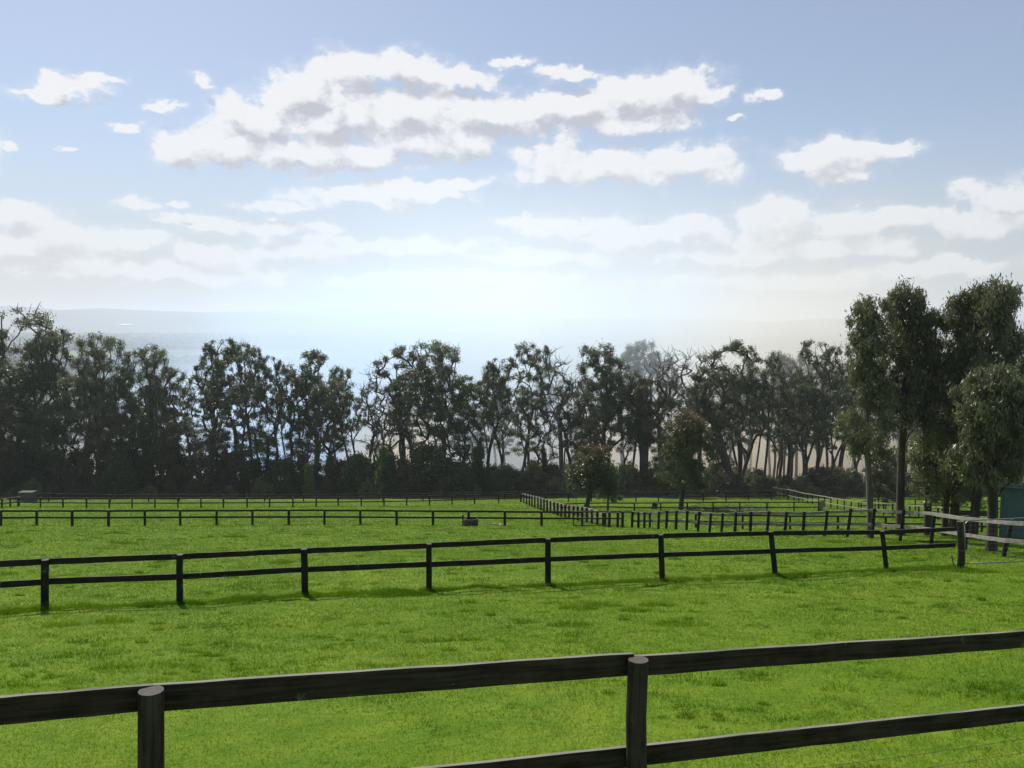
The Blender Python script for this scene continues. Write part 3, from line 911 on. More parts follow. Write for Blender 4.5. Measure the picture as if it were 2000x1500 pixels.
# green shed
def shed():
    c = hit(1953, 1049)
    x0, y0, z0 = c[0], c[1], float(G(c[0], c[1]))
    L, Wd, h = 7.5, 5.0, 2.7
    root = empty('farm_shed', (x0, y0, z0), 'dark green corrugated steel shed at the right edge behind the trees', 'shed')
    def corr(p, q, zt0, zt1, name):
        p = np.array(p, float); q = np.array(q, float)
        n = int(np.linalg.norm(q - p) / 0.045); d = (q - p) / np.linalg.norm(q - p); nr = np.array([d[1], -d[0]])
        V = []
        for i in range(n + 1):
            f = i / n; w = p + (q - p) * f + nr * 0.018 * (1 if (i // 2) % 2 else -1) * 0.5
            V += [(w[0], w[1], -0.6), (w[0], w[1], zt0 + (zt1 - zt0) * f)]
        F_ = [(2 * i, 2 * i + 2, 2 * i + 3, 2 * i + 1) for i in range(n)]
        return mesh_np(name, V, F_, M_shed, root)
    corr((0, 0), (L, 0), h, h, 'wall'); corr((0, Wd), (0, 0), h, h, 'wall'); corr((L, 0), (L, Wd), h, h, 'wall'); corr((L, Wd), (0, Wd), h, h, 'wall')
    for x, y in ((0, 0), (L, 0), (0, Wd), (L, Wd)):
        mb = MB(); mb.box((x - .05, y - .05, -.6), (x + .05, y + .05, h - .005)); mb.build('corner_trim', M_shed, root)
    mb = MB(); t_ = 0.05
    v = [(-.25, -.3, h + .02), (L + .25, -.3, h + .02), (L + .25, Wd / 2, h + .95), (-.25, Wd / 2, h + .95), (L + .25, Wd + .3, h + .02), (-.25, Wd + .3, h + .02)]
    v += [(x, y, z + t_) for x, y, z in v]
    f = [(0, 1, 2, 3), (3, 2, 4, 5), (9, 8, 7, 6), (11, 10, 8, 9), (0, 6, 7, 1), (4, 10, 11, 5), (1, 7, 8, 2), (2, 8, 10, 4), (3, 9, 6, 0), (5, 11, 9, 3)]
    mb.v = v; mb.g = [(0, 0, 0)] * len(v); mb.f = f; mb.build('roof', M_roof, root)
    mb = MB(); mb.tube([(-.25, -.36, h - .02), (L + .25, -.36, h - .02)], .06, 8); mb.build('gutter', M_shed, root)
    mb = MB(); mb.box((2.6, -.06, -.5), (3.6, -.03, 2.05)); mb.build('door', M_roof, root)
    root.rotation_euler = (0, 0, R(-33))
    return x0
shed()
# ------------------------------------------------------------------ trees
EUC = {
    'open1': make_tree('gum_tree', 1, lobes=13, z0=.56, cr=5.2, lr=(1.3, 2.3), per=7, leaves=115, tr=(.55, 1.0), leaf=.34, base_r=.34, twigs=20, top=.42, lean=(.6, 0)),
    'open2': make_tree('gum_tree', 2, lobes=15, z0=.50, cr=5.0, lr=(1.3, 2.2), per=7, leaves=115, tr=(.55, 1.0), leaf=.34, base_r=.32, twigs=20, top=.36, lean=(-.8, 0)),
    'open3': make_tree('gum_tree', 3, lobes=12, z0=.60, cr=4.6, lr=(1.3, 2.3), per=7, leaves=115, tr=(.55, 1.0), leaf=.34, base_r=.28, lean=(2.0, 0), twigs=15, top=.5),
    'dense1': make_tree('gum_tree', 4, lobes=24, z0=.36, cr=5.2, lr=(1.5, 2.6), per=8, leaves=125, tr=(.7, 1.25), leaf=.34, base_r=.38, top=.42),
    'dense2': make_tree('gum_tree', 5, lobes=24, z0=.22, cr=4.8, lr=(1.5, 2.6), per=8, leaves=125, tr=(.7, 1.25), leaf=.34, base_r=.36, mat=L_dense, top=.4),
    'dense3': make_tree('gum_tree', 6, lobes=22, z0=.42, cr=5.0, lr=(1.4, 2.5), per=8, leaves=120, tr=(.65, 1.2), leaf=.34, base_r=.36, lean=(-1.5, 0), top=.38),
    'narrow1': make_tree('gum_tree', 7, lobes=11, z0=.42, cr=2.6, lr=(1.0, 1.9), per=6, leaves=105, tr=(.55, 1.0), leaf=.32, base_r=.22, shape='col', lean=(1.2, 0), twigs=20, top=.6),
    'narrow2': make_tree('gum_tree', 8, lobes=12, z0=.36, cr=2.4, lr=(1.0, 1.9), per=6, leaves=105, tr=(.55, 1.0), leaf=.32, base_r=.22, shape='col', lean=(-1.6, 0), twigs=20, top=.55),
    'sparse1': make_tree('gum_tree', 9, lobes=11, z0=.38, cr=3.8, lr=(1.0, 1.9), per=6, leaves=70, tr=(.6, 1.0), leaf=.34, base_r=.26, twigs=60, top=.35),
    'sparse2': make_tree('gum_tree', 10, lobes=11, z0=.32, cr=3.4, lr=(1.0, 1.8), per=6, leaves=65, tr=(.6, 1.0), leaf=.34, base_r=.25, lean=(1.5, 0), twigs=60, top=.35),
    'low1': make_tree('gum_tree', 11, H=18, lobes=26, z0=.10, cr=5.0, lr=(1.4, 2.5), per=7, leaves=130, tr=(.8, 1.4), leaf=.34, base_r=.26, mat=L_tea, top=.4, twigs=40),
    'low2': make_tree('gum_tree', 12, H=18, lobes=26, z0=.08, cr=4.6, lr=(1.4, 2.5), per=7, leaves=130, tr=(.8, 1.4), leaf=.34, base_r=.26, mat=L_dense, top=.4),
    'dead1': make_tree('dead_tree', 13, lobes=14, z0=.38, cr=4.8, lr=(1.2, 2.6), per=7, base_r=.36, dead=True, bark=B_grey, wob=.24, twigs=150),
    'dead2': make_tree('dead_tree', 14, lobes=11, z0=.34, cr=3.6, lr=(1.0, 2.2), per=6, base_r=.30, dead=True, bark=B_grey, lean=(1.6, 0), wob=.24, twigs=110),
    'dead3': make_tree('dead_tree', 15, lobes=10, z0=.30, cr=2.8, lr=(.9, 2.0), per=5, base_r=.22, dead=True, bark=B_dark, lean=(-1.0, 0), wob=.22, twigs=90),
    'pale': make_tree('gum_tree', 16, lobes=15, z0=.42, cr=5.6, lr=(1.1, 2.1), per=7, leaves=110, tr=(.6, 1.1), leaf=.32, base_r=.36, bark=B_pale, twigs=40, top=.4),
}
PH = {'low1': 18, 'low2': 18}
PR = {'open1': 5.9, 'open2': 5.8, 'open3': 5.6, 'dense1': 6.2, 'dense2': 5.9, 'dense3': 6.2, 'narrow1': 3.4, 'narrow2': 3.3, 'sparse1': 4.2, 'sparse2': 4.0, 'low1': 6.0, 'low2': 5.7, 'dead1': 5.2, 'dead2': 4.2, 'dead3': 3.2, 'pale': 6.3}
for k_, o_ in EUC.items(): o_.name = 'dead_tree' if 'dead' in k_ else 'gum_tree'


def tree(kind, px, top, wpx, Y, label, rot=None, group=None, cat=None, flip=1):
    g0 = on_ground(px, Y)
    tp = at_depth(px, top, Y)
    h = tp[2] - g0[2]
    sz = h / PH.get(kind, 24)
    sx = (1.24 if 'dense' in kind or 'low' in kind else 1.42) * (wpx / 2) * Y / F_PX / PR[kind]
    sx = min(max(sx, sz * 0.6), sz * 1.7)
    rz = rngp.uniform(-PI, PI) if rot is None else rot
    return place(EUC[kind], g0, rz, (sx, sx, sz), label, group, (rngp.uniform(-.045, .045), rngp.uniform(-.06, .06)), cat=cat or ('dead tree' if 'dead' in kind else 'tree'))


GRP = 'gum trees standing in the front row of the tree line'
TL = [
    # kind, px, top, width, Y, label
    ('dense1', -40, 640, 150, 140, 'dense gum tree cut off by the left edge of the picture'),
    ('pale', 70, 600, 165, 146, 'tall airy gum with pale limbs rising highest at the far left'),
    ('dense3', 138, 640, 100, 144, 'gum with a rounded dark head just right of the tall pale-limbed gum'),
    ('dense1', 196, 655, 115, 142, 'broad dense gum with its shoulder sloping down to the green far paddock'),
    ('dense2', 240, 718, 78, 139, 'lower dark gum at the right end of the far left clump'),
    ('dense2', 55, 712, 170, 138, 'very wide dark gum filling the middle of the far left clump'),
    ('dense3', 150, 735, 130, 137, 'dark gum in front of the sloping shoulder tree of the left clump'),
    ('low1', 10, 790, 120, 134, 'low brownish tree at the left edge above the steel bin'),
    ('low2', 95, 800, 120, 134, 'low dark tree with leaning stems beside the bright gap at the far left'),
    ('low1', 215, 800, 110, 134, 'low brownish tree under the right end of the far left clump'),
    ('dense1', 322, 677, 100, 141, 'round-topped gum right of the little gap showing the far green paddock'),
    ('dense3', 305, 745, 90, 138, 'shorter gum in front of the round-topped gum beside the paddock gap'),
    ('narrow1', 362, 722, 60, 142, 'slim gum tucked against the right side of the round-topped gum'),
    ('low2', 285, 820, 100, 135, 'low dark tree below the round-topped gum'),
    ('low1', 355, 815, 90, 134, 'low brownish tree right of the low dark tree under the round-topped gum'),
    ('open2', 412, 662, 90, 143, 'gum with small separate leaf domes, first of the airy group left of the blue smoke'),
    ('open1', 462, 676, 95, 146, 'gum with high umbrella leaf domes in the airy group left of the blue smoke'),
    ('open3', 500, 672, 70, 142, 'leaning gum with one high leaf dome at the right of the airy group'),
    ('narrow2', 440, 735, 60, 139, 'slim straight gum in front of the airy group'),
    ('narrow1', 478, 748, 60, 138, 'slim gum with a low thin crown under the umbrella-domed gum'),
    ('open2', 548, 696, 64, 143, 'small-domed gum standing alone against the bluest smoke'),
    ('narrow2', 520, 742, 60, 139, 'thin gum left of the small-domed gum against the blue smoke'),
    ('sparse1', 570, 722, 60, 141, 'half bare gum right of the small-domed gum against the blue smoke'),
    ('low1', 430, 838, 100, 134, 'low brownish tree at the foot of the airy group'),
    ('low2', 510, 845, 90, 134, 'low dark tree at the foot of the leaning high-domed gum'),
    ('open1', 622, 684, 108, 145, 'gum with four leaf domes in a row on top, left of the bare stems'),
    ('dense2', 602, 722, 96, 141, 'bushy greener gum under the row of four leaf domes'),
    ('dense1', 650, 742, 100, 138, 'heavy green-leaved gum just left of the thin bare stems'),
    ('narrow1', 690, 714, 44, 143, 'narrow gum with a tufted head beside the thin bare stems'),
    ('dead3', 722, 716, 60, 141, 'thin bare tree with upright twigs between the tufted gum and the tan smoke'),
    ('sparse2', 738, 738, 44, 139, 'half bare slender gum at the left of the tan smoke gap'),
    ('dead1', 770, 772, 80, 139, 'bare forked tree standing in front of the tan smoke'),
    ('dead2', 800, 765, 70, 141, 'bare leaning tree at the right side of the tan smoke'),
    ('dead3', 748, 800, 50, 137, 'small bare tree low in the left of the tan smoke'),
    ('open1', 786, 676, 100, 146, 'umbrella-topped gum, its left dome hanging over the tan smoke gap'),
    ('dense1', 868, 668, 120, 144, 'big dark gum with the highest dome in the middle of the tree line'),
    ('dense3', 828, 718, 120, 141, 'spreading gum under the umbrella-topped one, right of the tan smoke'),
    ('dense2', 905, 735, 110, 139, 'very dark gum below the highest middle dome'),
    ('open2', 948, 697, 84, 143, 'gum with a feathery head right of the big dark middle gum'),
    ('sparse1', 978, 722, 54, 141, 'sparse gum before the blue smoke wisps right of the feathery-headed gum'),
    ('open3', 1030, 673, 84, 144, 'tall flat-topped gum alone between two smoke gaps'),
    ('narrow2', 1012, 756, 60, 140, 'slim gum in front of the tall flat-topped gum'),
    ('sparse2', 1052, 772, 56, 140, 'sparse gum with curved stems right of the tall flat-topped gum'),
    ('dead2', 1098, 678, 90, 141, 'tall bare tree with fine twigs left of the domed gum beside the smoky crown'),
    ('sparse1', 1112, 742, 70, 139, 'half bare many-stemmed gum below the tall bare fine-twigged tree'),
    ('dense3', 1168, 672, 116, 144, 'domed gum left of the blue smoke-veiled crown'),
    ('dense1', 1188, 730, 104, 140, 'drooping dark gum under the domed gum beside the smoke-veiled crown'),
    ('low1', 1140, 800, 80, 138, 'low brownish tree behind the red-tipped bushy tree'),
    ('narrow2', 1232, 722, 50, 139, 'narrow drooping gum just left of the massive ivy-clad trunk'),
    ('dead1', 1292, 690, 110, 140, 'wide bare tree with tangled limbs right of the massive ivy-clad trunk'),
    ('dead2', 1330, 684, 90, 143, 'pointed bare tree, tallest of the bare tangle'),
    ('dead1', 1362, 692, 90, 141, 'bare spreading tree at the right of the bare tangle'),
    ('sparse1', 1345, 772, 80, 139, 'half bare gum behind the dark red-topped paddock tree'),
    ('low2', 1300, 852, 80, 138, 'low dark tree right of the massive trunk at ground level'),
    ('open1', 1438, 664, 112, 145, 'wide domed gum with two stray tufts above it'),
    ('dense3', 1446, 730, 100, 141, 'dark gum with a thick leaning trunk under the two stray tufts'),
    ('narrow1', 1487, 690, 54, 142, 'slim gum right of the wide domed gum with stray tufts'),
    ('dense2', 1400, 790, 70, 138, 'low dark gum crowded against the red-topped paddock tree'),
    ('open2', 1535, 712, 76, 146, 'thin-crowned gum among the slim smoky trunks'),
    ('narrow2', 1512, 760, 60, 141, 'slim gum with a low crown left of the thin-crowned smoky gum'),
    ('open2', 1592, 668, 92, 148, 'tall gum with feathery domes left of the near weeping gums'),
    ('dense3', 1562, 748, 80, 142, 'mid-height gum under the thin-crowned smoky gum'),
    ('narrow1', 1630, 664, 50, 150, 'slim gum half hidden by the first near weeping gum'),
    ('dense3', 1612, 760, 80, 141, 'mid-height dark gum just left of the first near weeping gum'),
    ('open3', 1672, 720, 80, 150, 'gum seen behind the slender near trunk'),
    ('narrow2', 1700, 730, 60, 148, 'slim gum behind the slender near trunk on its right'),
    ('open2', 1790, 720, 80, 152, 'gum seen through the gap between the near weeping gums'),
    ('dense2', 1850, 730, 110, 150, 'dense gum hidden behind the near weeping gums'),
    ('dense1', 1950, 720, 120, 148, 'dense gum behind the green shed'),
    ('dense3', 2050, 700, 140, 148, 'dense gum beyond the right edge of the picture'),
]
for (k, px, tp, wd, Y_, lb) in TL: tree(k, px, tp, wd, Y_, lb)

# slim trunks that stand crowded behind the front row
for i in range(52):
    px = (i + .5) / 52 * 2000 + rngp.uniform(-14, 14)
    Y_ = rngp.uniform(153, 172)
    if 735 < px < 800: continue
    tp = np.interp(px, [0, 250, 300, 400, 560, 700, 830, 1000, 1200, 1400, 1600, 2000], [690, 740, 760, 730, 745, 770, 735, 750, 745, 735, 705, 700]) + rngp.uniform(-8, 30)
    tree(['narrow1', 'narrow2', 'open3', 'sparse2'][i % 4], px, tp, rngp.uniform(34, 56), Y_, 'slim gum crowded behind the front row of the tree line', group='slim gums behind the front row')
# trees veiled by the smoke
for (px, tp, wd, Y_, k) in ((1215, 690, 70, 205, 'open1'), (1252, 668, 96, 200, 'dense1'), (1290, 690, 76, 206, 'open2'), (1075, 716, 70, 210, 'open1'), (968, 716, 60, 205, 'open2'), (1520, 686, 70, 200, 'dense3'),
                            (1550, 694, 76, 204, 'dense1'), (1500, 712, 60, 208, 'open1'), (1460, 716, 60, 212, 'open2'), (1660, 700, 70, 205, 'open1'), (1740, 710, 70, 208, 'dense3'), (985, 780, 50, 190, 'sparse1'), (905, 790, 70, 200, 'dense3'), (1340, 752, 60, 204, 'open2'), (1390, 722, 66, 206, 'open1')):
    tree(k, px, tp, wd, Y_, 'gum veiled in blue smoke beyond the tree line', group='gums veiled in blue smoke')
for i in range(16):
    px = rngp.uniform(1380, 1800)
    tree(['narrow1', 'narrow2'][i % 2], px, rngp.uniform(730, 790), 50, rngp.uniform(178, 196), 'slim smoky trunk in the far stand on the right', group='slim smoky trunks on the right')

# massive trunk wrapped in ivy, with stubby bare limbs
def ivy_tree():
    g0 = on_ground(1255, 137)
    o = make_tree('old_gum_tree', 40, H=19, lobes=9, z0=.42, cr=4.6, lr=(1.2, 2.2), per=5, leaves=170, tr=(.6, 1.1), base_r=.72, top=.8, bark=B_dark, mat=L_tea, twigs=60, wob=.22)
    rs = np.random.RandomState(5)
    n = 9000; z = rs.uniform(8.5, 15.6, n); a = rs.uniform(0, 2 * PI, n); r = (0.8 + 0.9 * np.sin((z - 8) / 7.8 * PI) + 0.35 * np.sin(z * 3 + a * 2)) * np.sqrt(rs.uniform(.3, 1, n))
    crown_obj('ivy', np.stack([np.cos(a) * r, np.sin(a) * r, z], -1), .3, rs, L_dense, o, .4, .6)
    place(o, g0, .4, (1, 1, 1.02), 'massive old gum with a thick ivy-clad trunk and bare limbs, right of centre', cat='tree')
ivy_tree()
# leaning thick trunk
o = make_tree('leaning_gum_tree', 41, H=21, lobes=12, z0=.5, cr=4.6, lr=(1.3, 2.1), per=6, leaves=180, tr=(.55, 1.0), base_r=.66, lean=(-5.2, 1.0), bark=B_dark, twigs=30)
g0 = on_ground(1432, 136)
place(o, g0, 0, (1, 1, 1), 'gum with a very thick trunk leaning left, behind the red-topped paddock tree', cat='tree')

# ------------------------------------------------------------------ understorey
SH = {
    'g': make_shrub('shrub', 56, 3.6, 4.2, 18, 200, .30, L_wattle, spiky=True),
    'h': make_shrub('shrub', 57, 4.6, 3.4, 14, 150, .32, L_tea, spiky=True),
    'a': make_shrub('shrub', 50, 4.2, 5.0, 16, 300, .34, L_dense),
    'b': make_shrub('shrub', 51, 3.6, 5.6, 18, 280, .34, L_tea),
    'c': make_shrub('shrub', 52, 5.0, 4.0, 16, 300, .34, L_dense, spiky=True),
    'd': make_shrub('shrub', 53, 3.0, 3.6, 12, 240, .28, L_tea, spiky=True),
    'e': make_shrub('shrub', 54, 3.2, 3.0, 12, 260, .26, L_bright, spiky=True),
    'f': make_shrub('shrub', 55, 2.0, 4.2, 12, 240, .24, L_wattle),
}
SD = {'g': (3.6, 4.2), 'h': (4.6, 3.4), 'a': (4.2, 5.0), 'b': (3.6, 5.6), 'c': (5.0, 4.0), 'd': (3.0, 3.6), 'e': (3.2, 3.0), 'f': (2.0, 4.2)}


def shrub(kind, px, top, wpx, Y, label, group=None):
    g0 = on_ground(px, Y)
    h = at_depth(px, top, Y)[2] - g0[2]
    return place(SH[kind], g0, rngp.uniform(-PI, PI), ((wpx * Y / F_PX) / SD[kind][1] * .95,) * 2 + (h / SD[kind][0] / 1.02,), label, group, cat='shrub')


for (k, px, tp, wd, Y_, lb) in (
        ('a', 240, 868, 70, 130.5, 'dark round shrub under the right end of the far left clump'),
        ('c', 566, 893, 70, 131, 'dark green pointed shrub left of the yellow-green shrub'),
        ('e', 606, 903, 30, 129.5, 'small bright yellow-green shrub glowing in the dark scrub'),
        ('a', 700, 880, 76, 131, 'big dark shrub below the narrow tufted gum'),
        ('e', 752, 868, 50, 133.5, 'yellowish green leafy shrub under the tan smoke gap'),
        ('c', 762, 886, 60, 131, 'dark conical shrub just in front of the yellowish leafy shrub'),
        ('a', 842, 858, 130, 133.5, 'widest bushy shrub, right of the tan smoke gap'),
        ('b', 800, 900, 80, 130.5, 'brownish shrub at the left foot of the widest bushy shrub'),
        ('a', 900, 895, 80, 131, 'dark shrub at the right foot of the widest bushy shrub'),
        ('c', 935, 868, 56, 133, 'upright shrub below the pale slit of smoke'),
        ('d', 870, 930, 60, 129, 'low feathery brownish shrub close to the farthest thin fence'),
        ('a', 985, 905, 80, 131, 'dark shrub behind the corner where the pale railed row begins'),
        ('b', 1040, 912, 80, 131.5, 'brownish shrub right of the fence corner'),
        ('d', 1062, 872, 26, 134, 'slim feathery young tree against the tan smoke'),
        ('f', 1080, 935, 60, 130.5, 'pale grey-green low shrub left of the red-tipped tree'),
        ('e', 78, 905, 40, 139, 'sunlit yellow-green shrub seen through the stems at the far left'),
        ('f', 520, 940, 56, 129.5, 'pale leafy low shrub with glinting leaves in the left scrub'),
        ('d', 560, 948, 24, 128.5, 'small upright grey-green bush standing out in front of the left scrub')):
    shrub(k, px, tp, wd, Y_, lb)
# the unbroken scrub
cnt = 0
for i in range(74):
    px = -40 + i * 28.5 + rngp.uniform(-9, 9)
    hi = np.interp(px, [0, 150, 300, 500, 700, 760, 900, 1000, 1120, 1250, 1700, 2000], [870, 872, 865, 880, 890, 893, 890, 905, 908, 915, 920, 920]) + rngp.uniform(-12, 22)
    shrub('ahcgbhd'[i % 7] if px < 1120 else 'bdfbdf'[i % 6], px, hi, rngp.uniform(50, 84), rngp.uniform(132.5, 140), 'dark scrub bush in the unbroken band at the foot of the tree line', 'scrub bushes at the foot of the tree line')
for i in range(40):
    px = -10 + i * 43 + rngp.uniform(-14, 14)
    shrub('bgfdh'[i % 5], px, 942 + rngp.uniform(-8, 10) + (6 if px > 1100 else 0), rngp.uniform(32, 60), rngp.uniform(128.5, 131.5), 'low scrub bush along the front edge of the undergrowth', 'low bushes along the scrub edge')
for i in range(26):
    px = rngp.uniform(1060, 1800)
    shrub('fgh'[i % 3], px, 912 + rngp.uniform(-10, 14), rngp.uniform(50, 90), rngp.uniform(142, 158), 'hazy low bush deep among the smoky trunks', 'hazy bushes among the smoky trunks')

# ------------------------------------------------------------------ paddock trees
def solo(name, label, foot, topy, wpx, seed, cat='tree', **kw):
    """a tree of its own at a measured foot; returns scale info"""
    g0 = hit(*foot)
    H = at_depth(foot[0], topy, g0[1])[2] - g0[2]
    cr = wpx / 2 * g0[1] / F_PX
    o = make_tree(name, seed, H=H, cr=cr * .78, **kw)
    o.location = tuple(g0); tag(o, label, cat)
    return o


solo('red_tipped_tree', 'round bushy paddock tree with reddish leaf tips, left one of the paddock trees', (1146, 999), 874, 116, 60, z0=.30, lobes=22, lr=(.8, 1.5), per=6, leaves=130, tr=(.45, .8), leaf=.22, base_r=.24, top=.55, mat=L_red, lean=(.5, 0), shape='dome', droop=.1)
solo('young_conifer', 'small grey-green conifer beside the round red-tipped tree', (1187, 998), 912, 58, 61, z0=.22, lobes=20, lr=(.4, .9), per=5, leaves=230, tr=(.3, .6), leaf=.16, base_r=.09, top=.9, mat=L_conifer, shape='cone', droop=-.3, asp=.25)
solo('red_topped_tree', 'tall dark paddock tree with a rusty red patch at its top', (1329, 996), 808, 104, 62, z0=.20, lobes=30, lr=(.9, 1.6), per=6, leaves=210, tr=(.5, .95), leaf=.24, base_r=.24, top=.8, mat=L_red, shape='dome', lean=(.8, 0))

# near weeping gums on the right
NW = dict(leaf=.23, asp=.24, droop=.9, mat=L_near)
WK = dict(per=6, squash=1.35, wob=.12, step=.7, shape='cone')
solo('weeping_gum', 'slender gum with a pale trunk, leftmost of the near right group', (1700, 1050), 584, 138, 70, z0=.30, lobes=30, lr=(.5, 1.1), leaves=120, tr=(.28, .55), base_r=.15, top=.9, lean=(-.5, 0), bark=B_pale, **WK, **NW)
solo('weeping_gum', 'second near gum with a rounded head rising over the slender pale trunk', (1758, 1046), 556, 126, 71, z0=.44, lobes=26, lr=(.5, 1.1), leaves=130, tr=(.28, .55), base_r=.19, top=.92, lean=(-.2, 0), **WK, **NW)
solo('weeping_gum', 'lower dark gum between the two tall near gums, on a leaning trunk', (1812, 1046), 608, 90, 72, z0=.44, lobes=18, lr=(.5, 1.0), leaves=120, tr=(.28, .5), base_r=.17, top=.9, lean=(-.3, 0), **WK, **NW)
solo('weeping_gum', 'near gum with two pointed heads, left one of the tallest right pair', (1862, 1047), 564, 118, 73, z0=.30, lobes=30, lr=(.5, 1.1), leaves=140, tr=(.3, .58), base_r=.2, top=.93, lean=(.2, 0), **WK, **NW)
solo('weeping_gum', 'tallest near gum, its pointed head nearest the right edge', (1898, 1050), 548, 150, 74, z0=.26, lobes=38, lr=(.5, 1.2), leaves=150, tr=(.3, .6), base_r=.2, top=.93, lean=(.9, 0), **WK, **NW)
solo('weeping_gum', 'large near gum at the right edge over the shed, with a straight dark trunk', (1936, 1076), 725, 165, 75, z0=.36, lobes=30, lr=(.5, 1.0), per=6, leaves=150, tr=(.28, .52), base_r=.19, top=.7, lean=(-.3, 0), shape='dome', squash=1.1, wob=.08, step=.6, bark=B_dark, **NW)
solo('weeping_gum', 'near gum cut off by the right edge, behind the shed', (2026, 1030), 606, 150, 76, z0=.22, lobes=34, lr=(.6, 1.3), leaves=140, tr=(.35, .65), base_r=.22, top=.9, **WK, **NW)
solo('wattle_tree', 'bushy olive-green wattle with fine leaves in front of the near gums', (1845, 1046), 822, 190, 77, z0=.26, lobes=34, lr=(.6, 1.2), per=6, leaves=210, tr=(.35, .65), leaf=.13, base_r=.16, top=.6, mat=L_wattle, shape='dome', droop=.1, asp=.35, squash=.9, step=.6)
solo('bronze_shrub', 'low bronze-leaved shrub at the foot of the slender pale trunk', (1716, 1002), 890, 76, 78, cat='shrub', z0=.12, lobes=16, lr=(.5, 1.0), per=5, leaves=200, tr=(.35, .6), leaf=.18, base_r=.08, top=.6, mat=L_tea, shape='dome')
# ------------------------------------------------------------------ grass
def grass():
    rs = np.random.RandomState(3)
    tot = 800000
    # density falls with distance, blades grow to keep their size in the picture
    y0, y1 = 4.2, 118.0
    Yb = y0 * np.exp(rs.uniform(0, 1, tot) ** 0.92 * math.log(y1 / y0))
    half = 0.66 * Yb + 1.0
    Xb = rs.uniform(-1, 1, tot) * half
    clump = fbm(Xb / 0.9, Yb / 0.7, 11, 3); m_ = fbm(Xb / 5, Yb / 4, 23, 2)
    tus = np.clip(clump - 0.60, 0, 1) * np.clip((m_ - 0.4) * 5, 0, 1) * 6
    Zb = G(Xb, Yb) + tuss(Xb, Yb)
    s = np.clip(Yb / 9.0, .75, 9)
    h = (0.010 + 0.018 * rs.uniform(0, 1, tot)) * s ** 0.6 * (1 + 0.8 * tus) * (0.6 + 0.8 * fbm(Xb / 1.6, Yb / 1.6, 41, 2))
    wv = 0.0042 * s * rs.uniform(.7, 1.3, tot)
    a = rs.uniform(0, 2 * PI, tot); la = rs.uniform(0, 2 * PI, tot); lr = rs.uniform(.4, 2.2, tot) * h
    c, s_ = np.cos(a) * wv, np.sin(a) * wv
    V = np.empty((tot, 3, 3))
    V[:, 0] = np.stack([Xb - c, Yb - s_, Zb - .006], -1)
    V[:, 1] = np.stack([Xb + c, Yb + s_, Zb - .006], -1)
    V[:, 2] = np.stack([Xb + np.cos(la) * lr, Yb + np.sin(la) * lr, Zb + h], -1)
    tint = np.clip(rs.beta(2.2, 2.6, tot) * 0.95 + 0.05 - 0.35 * np.clip(tus, 0, 1), 0, 1)
    straw = rs.uniform(0, 1, tot) > .985
    tint[straw] = 1.0
    o = mesh_np('grass', V.reshape(-1, 3), np.arange(tot * 3).reshape(tot, 3), M_grass, attrs={'tint': np.repeat(tint, 3)})
    tag(o, 'short bright green grazed grass of the paddocks', 'grass', kind='stuff')


grass()


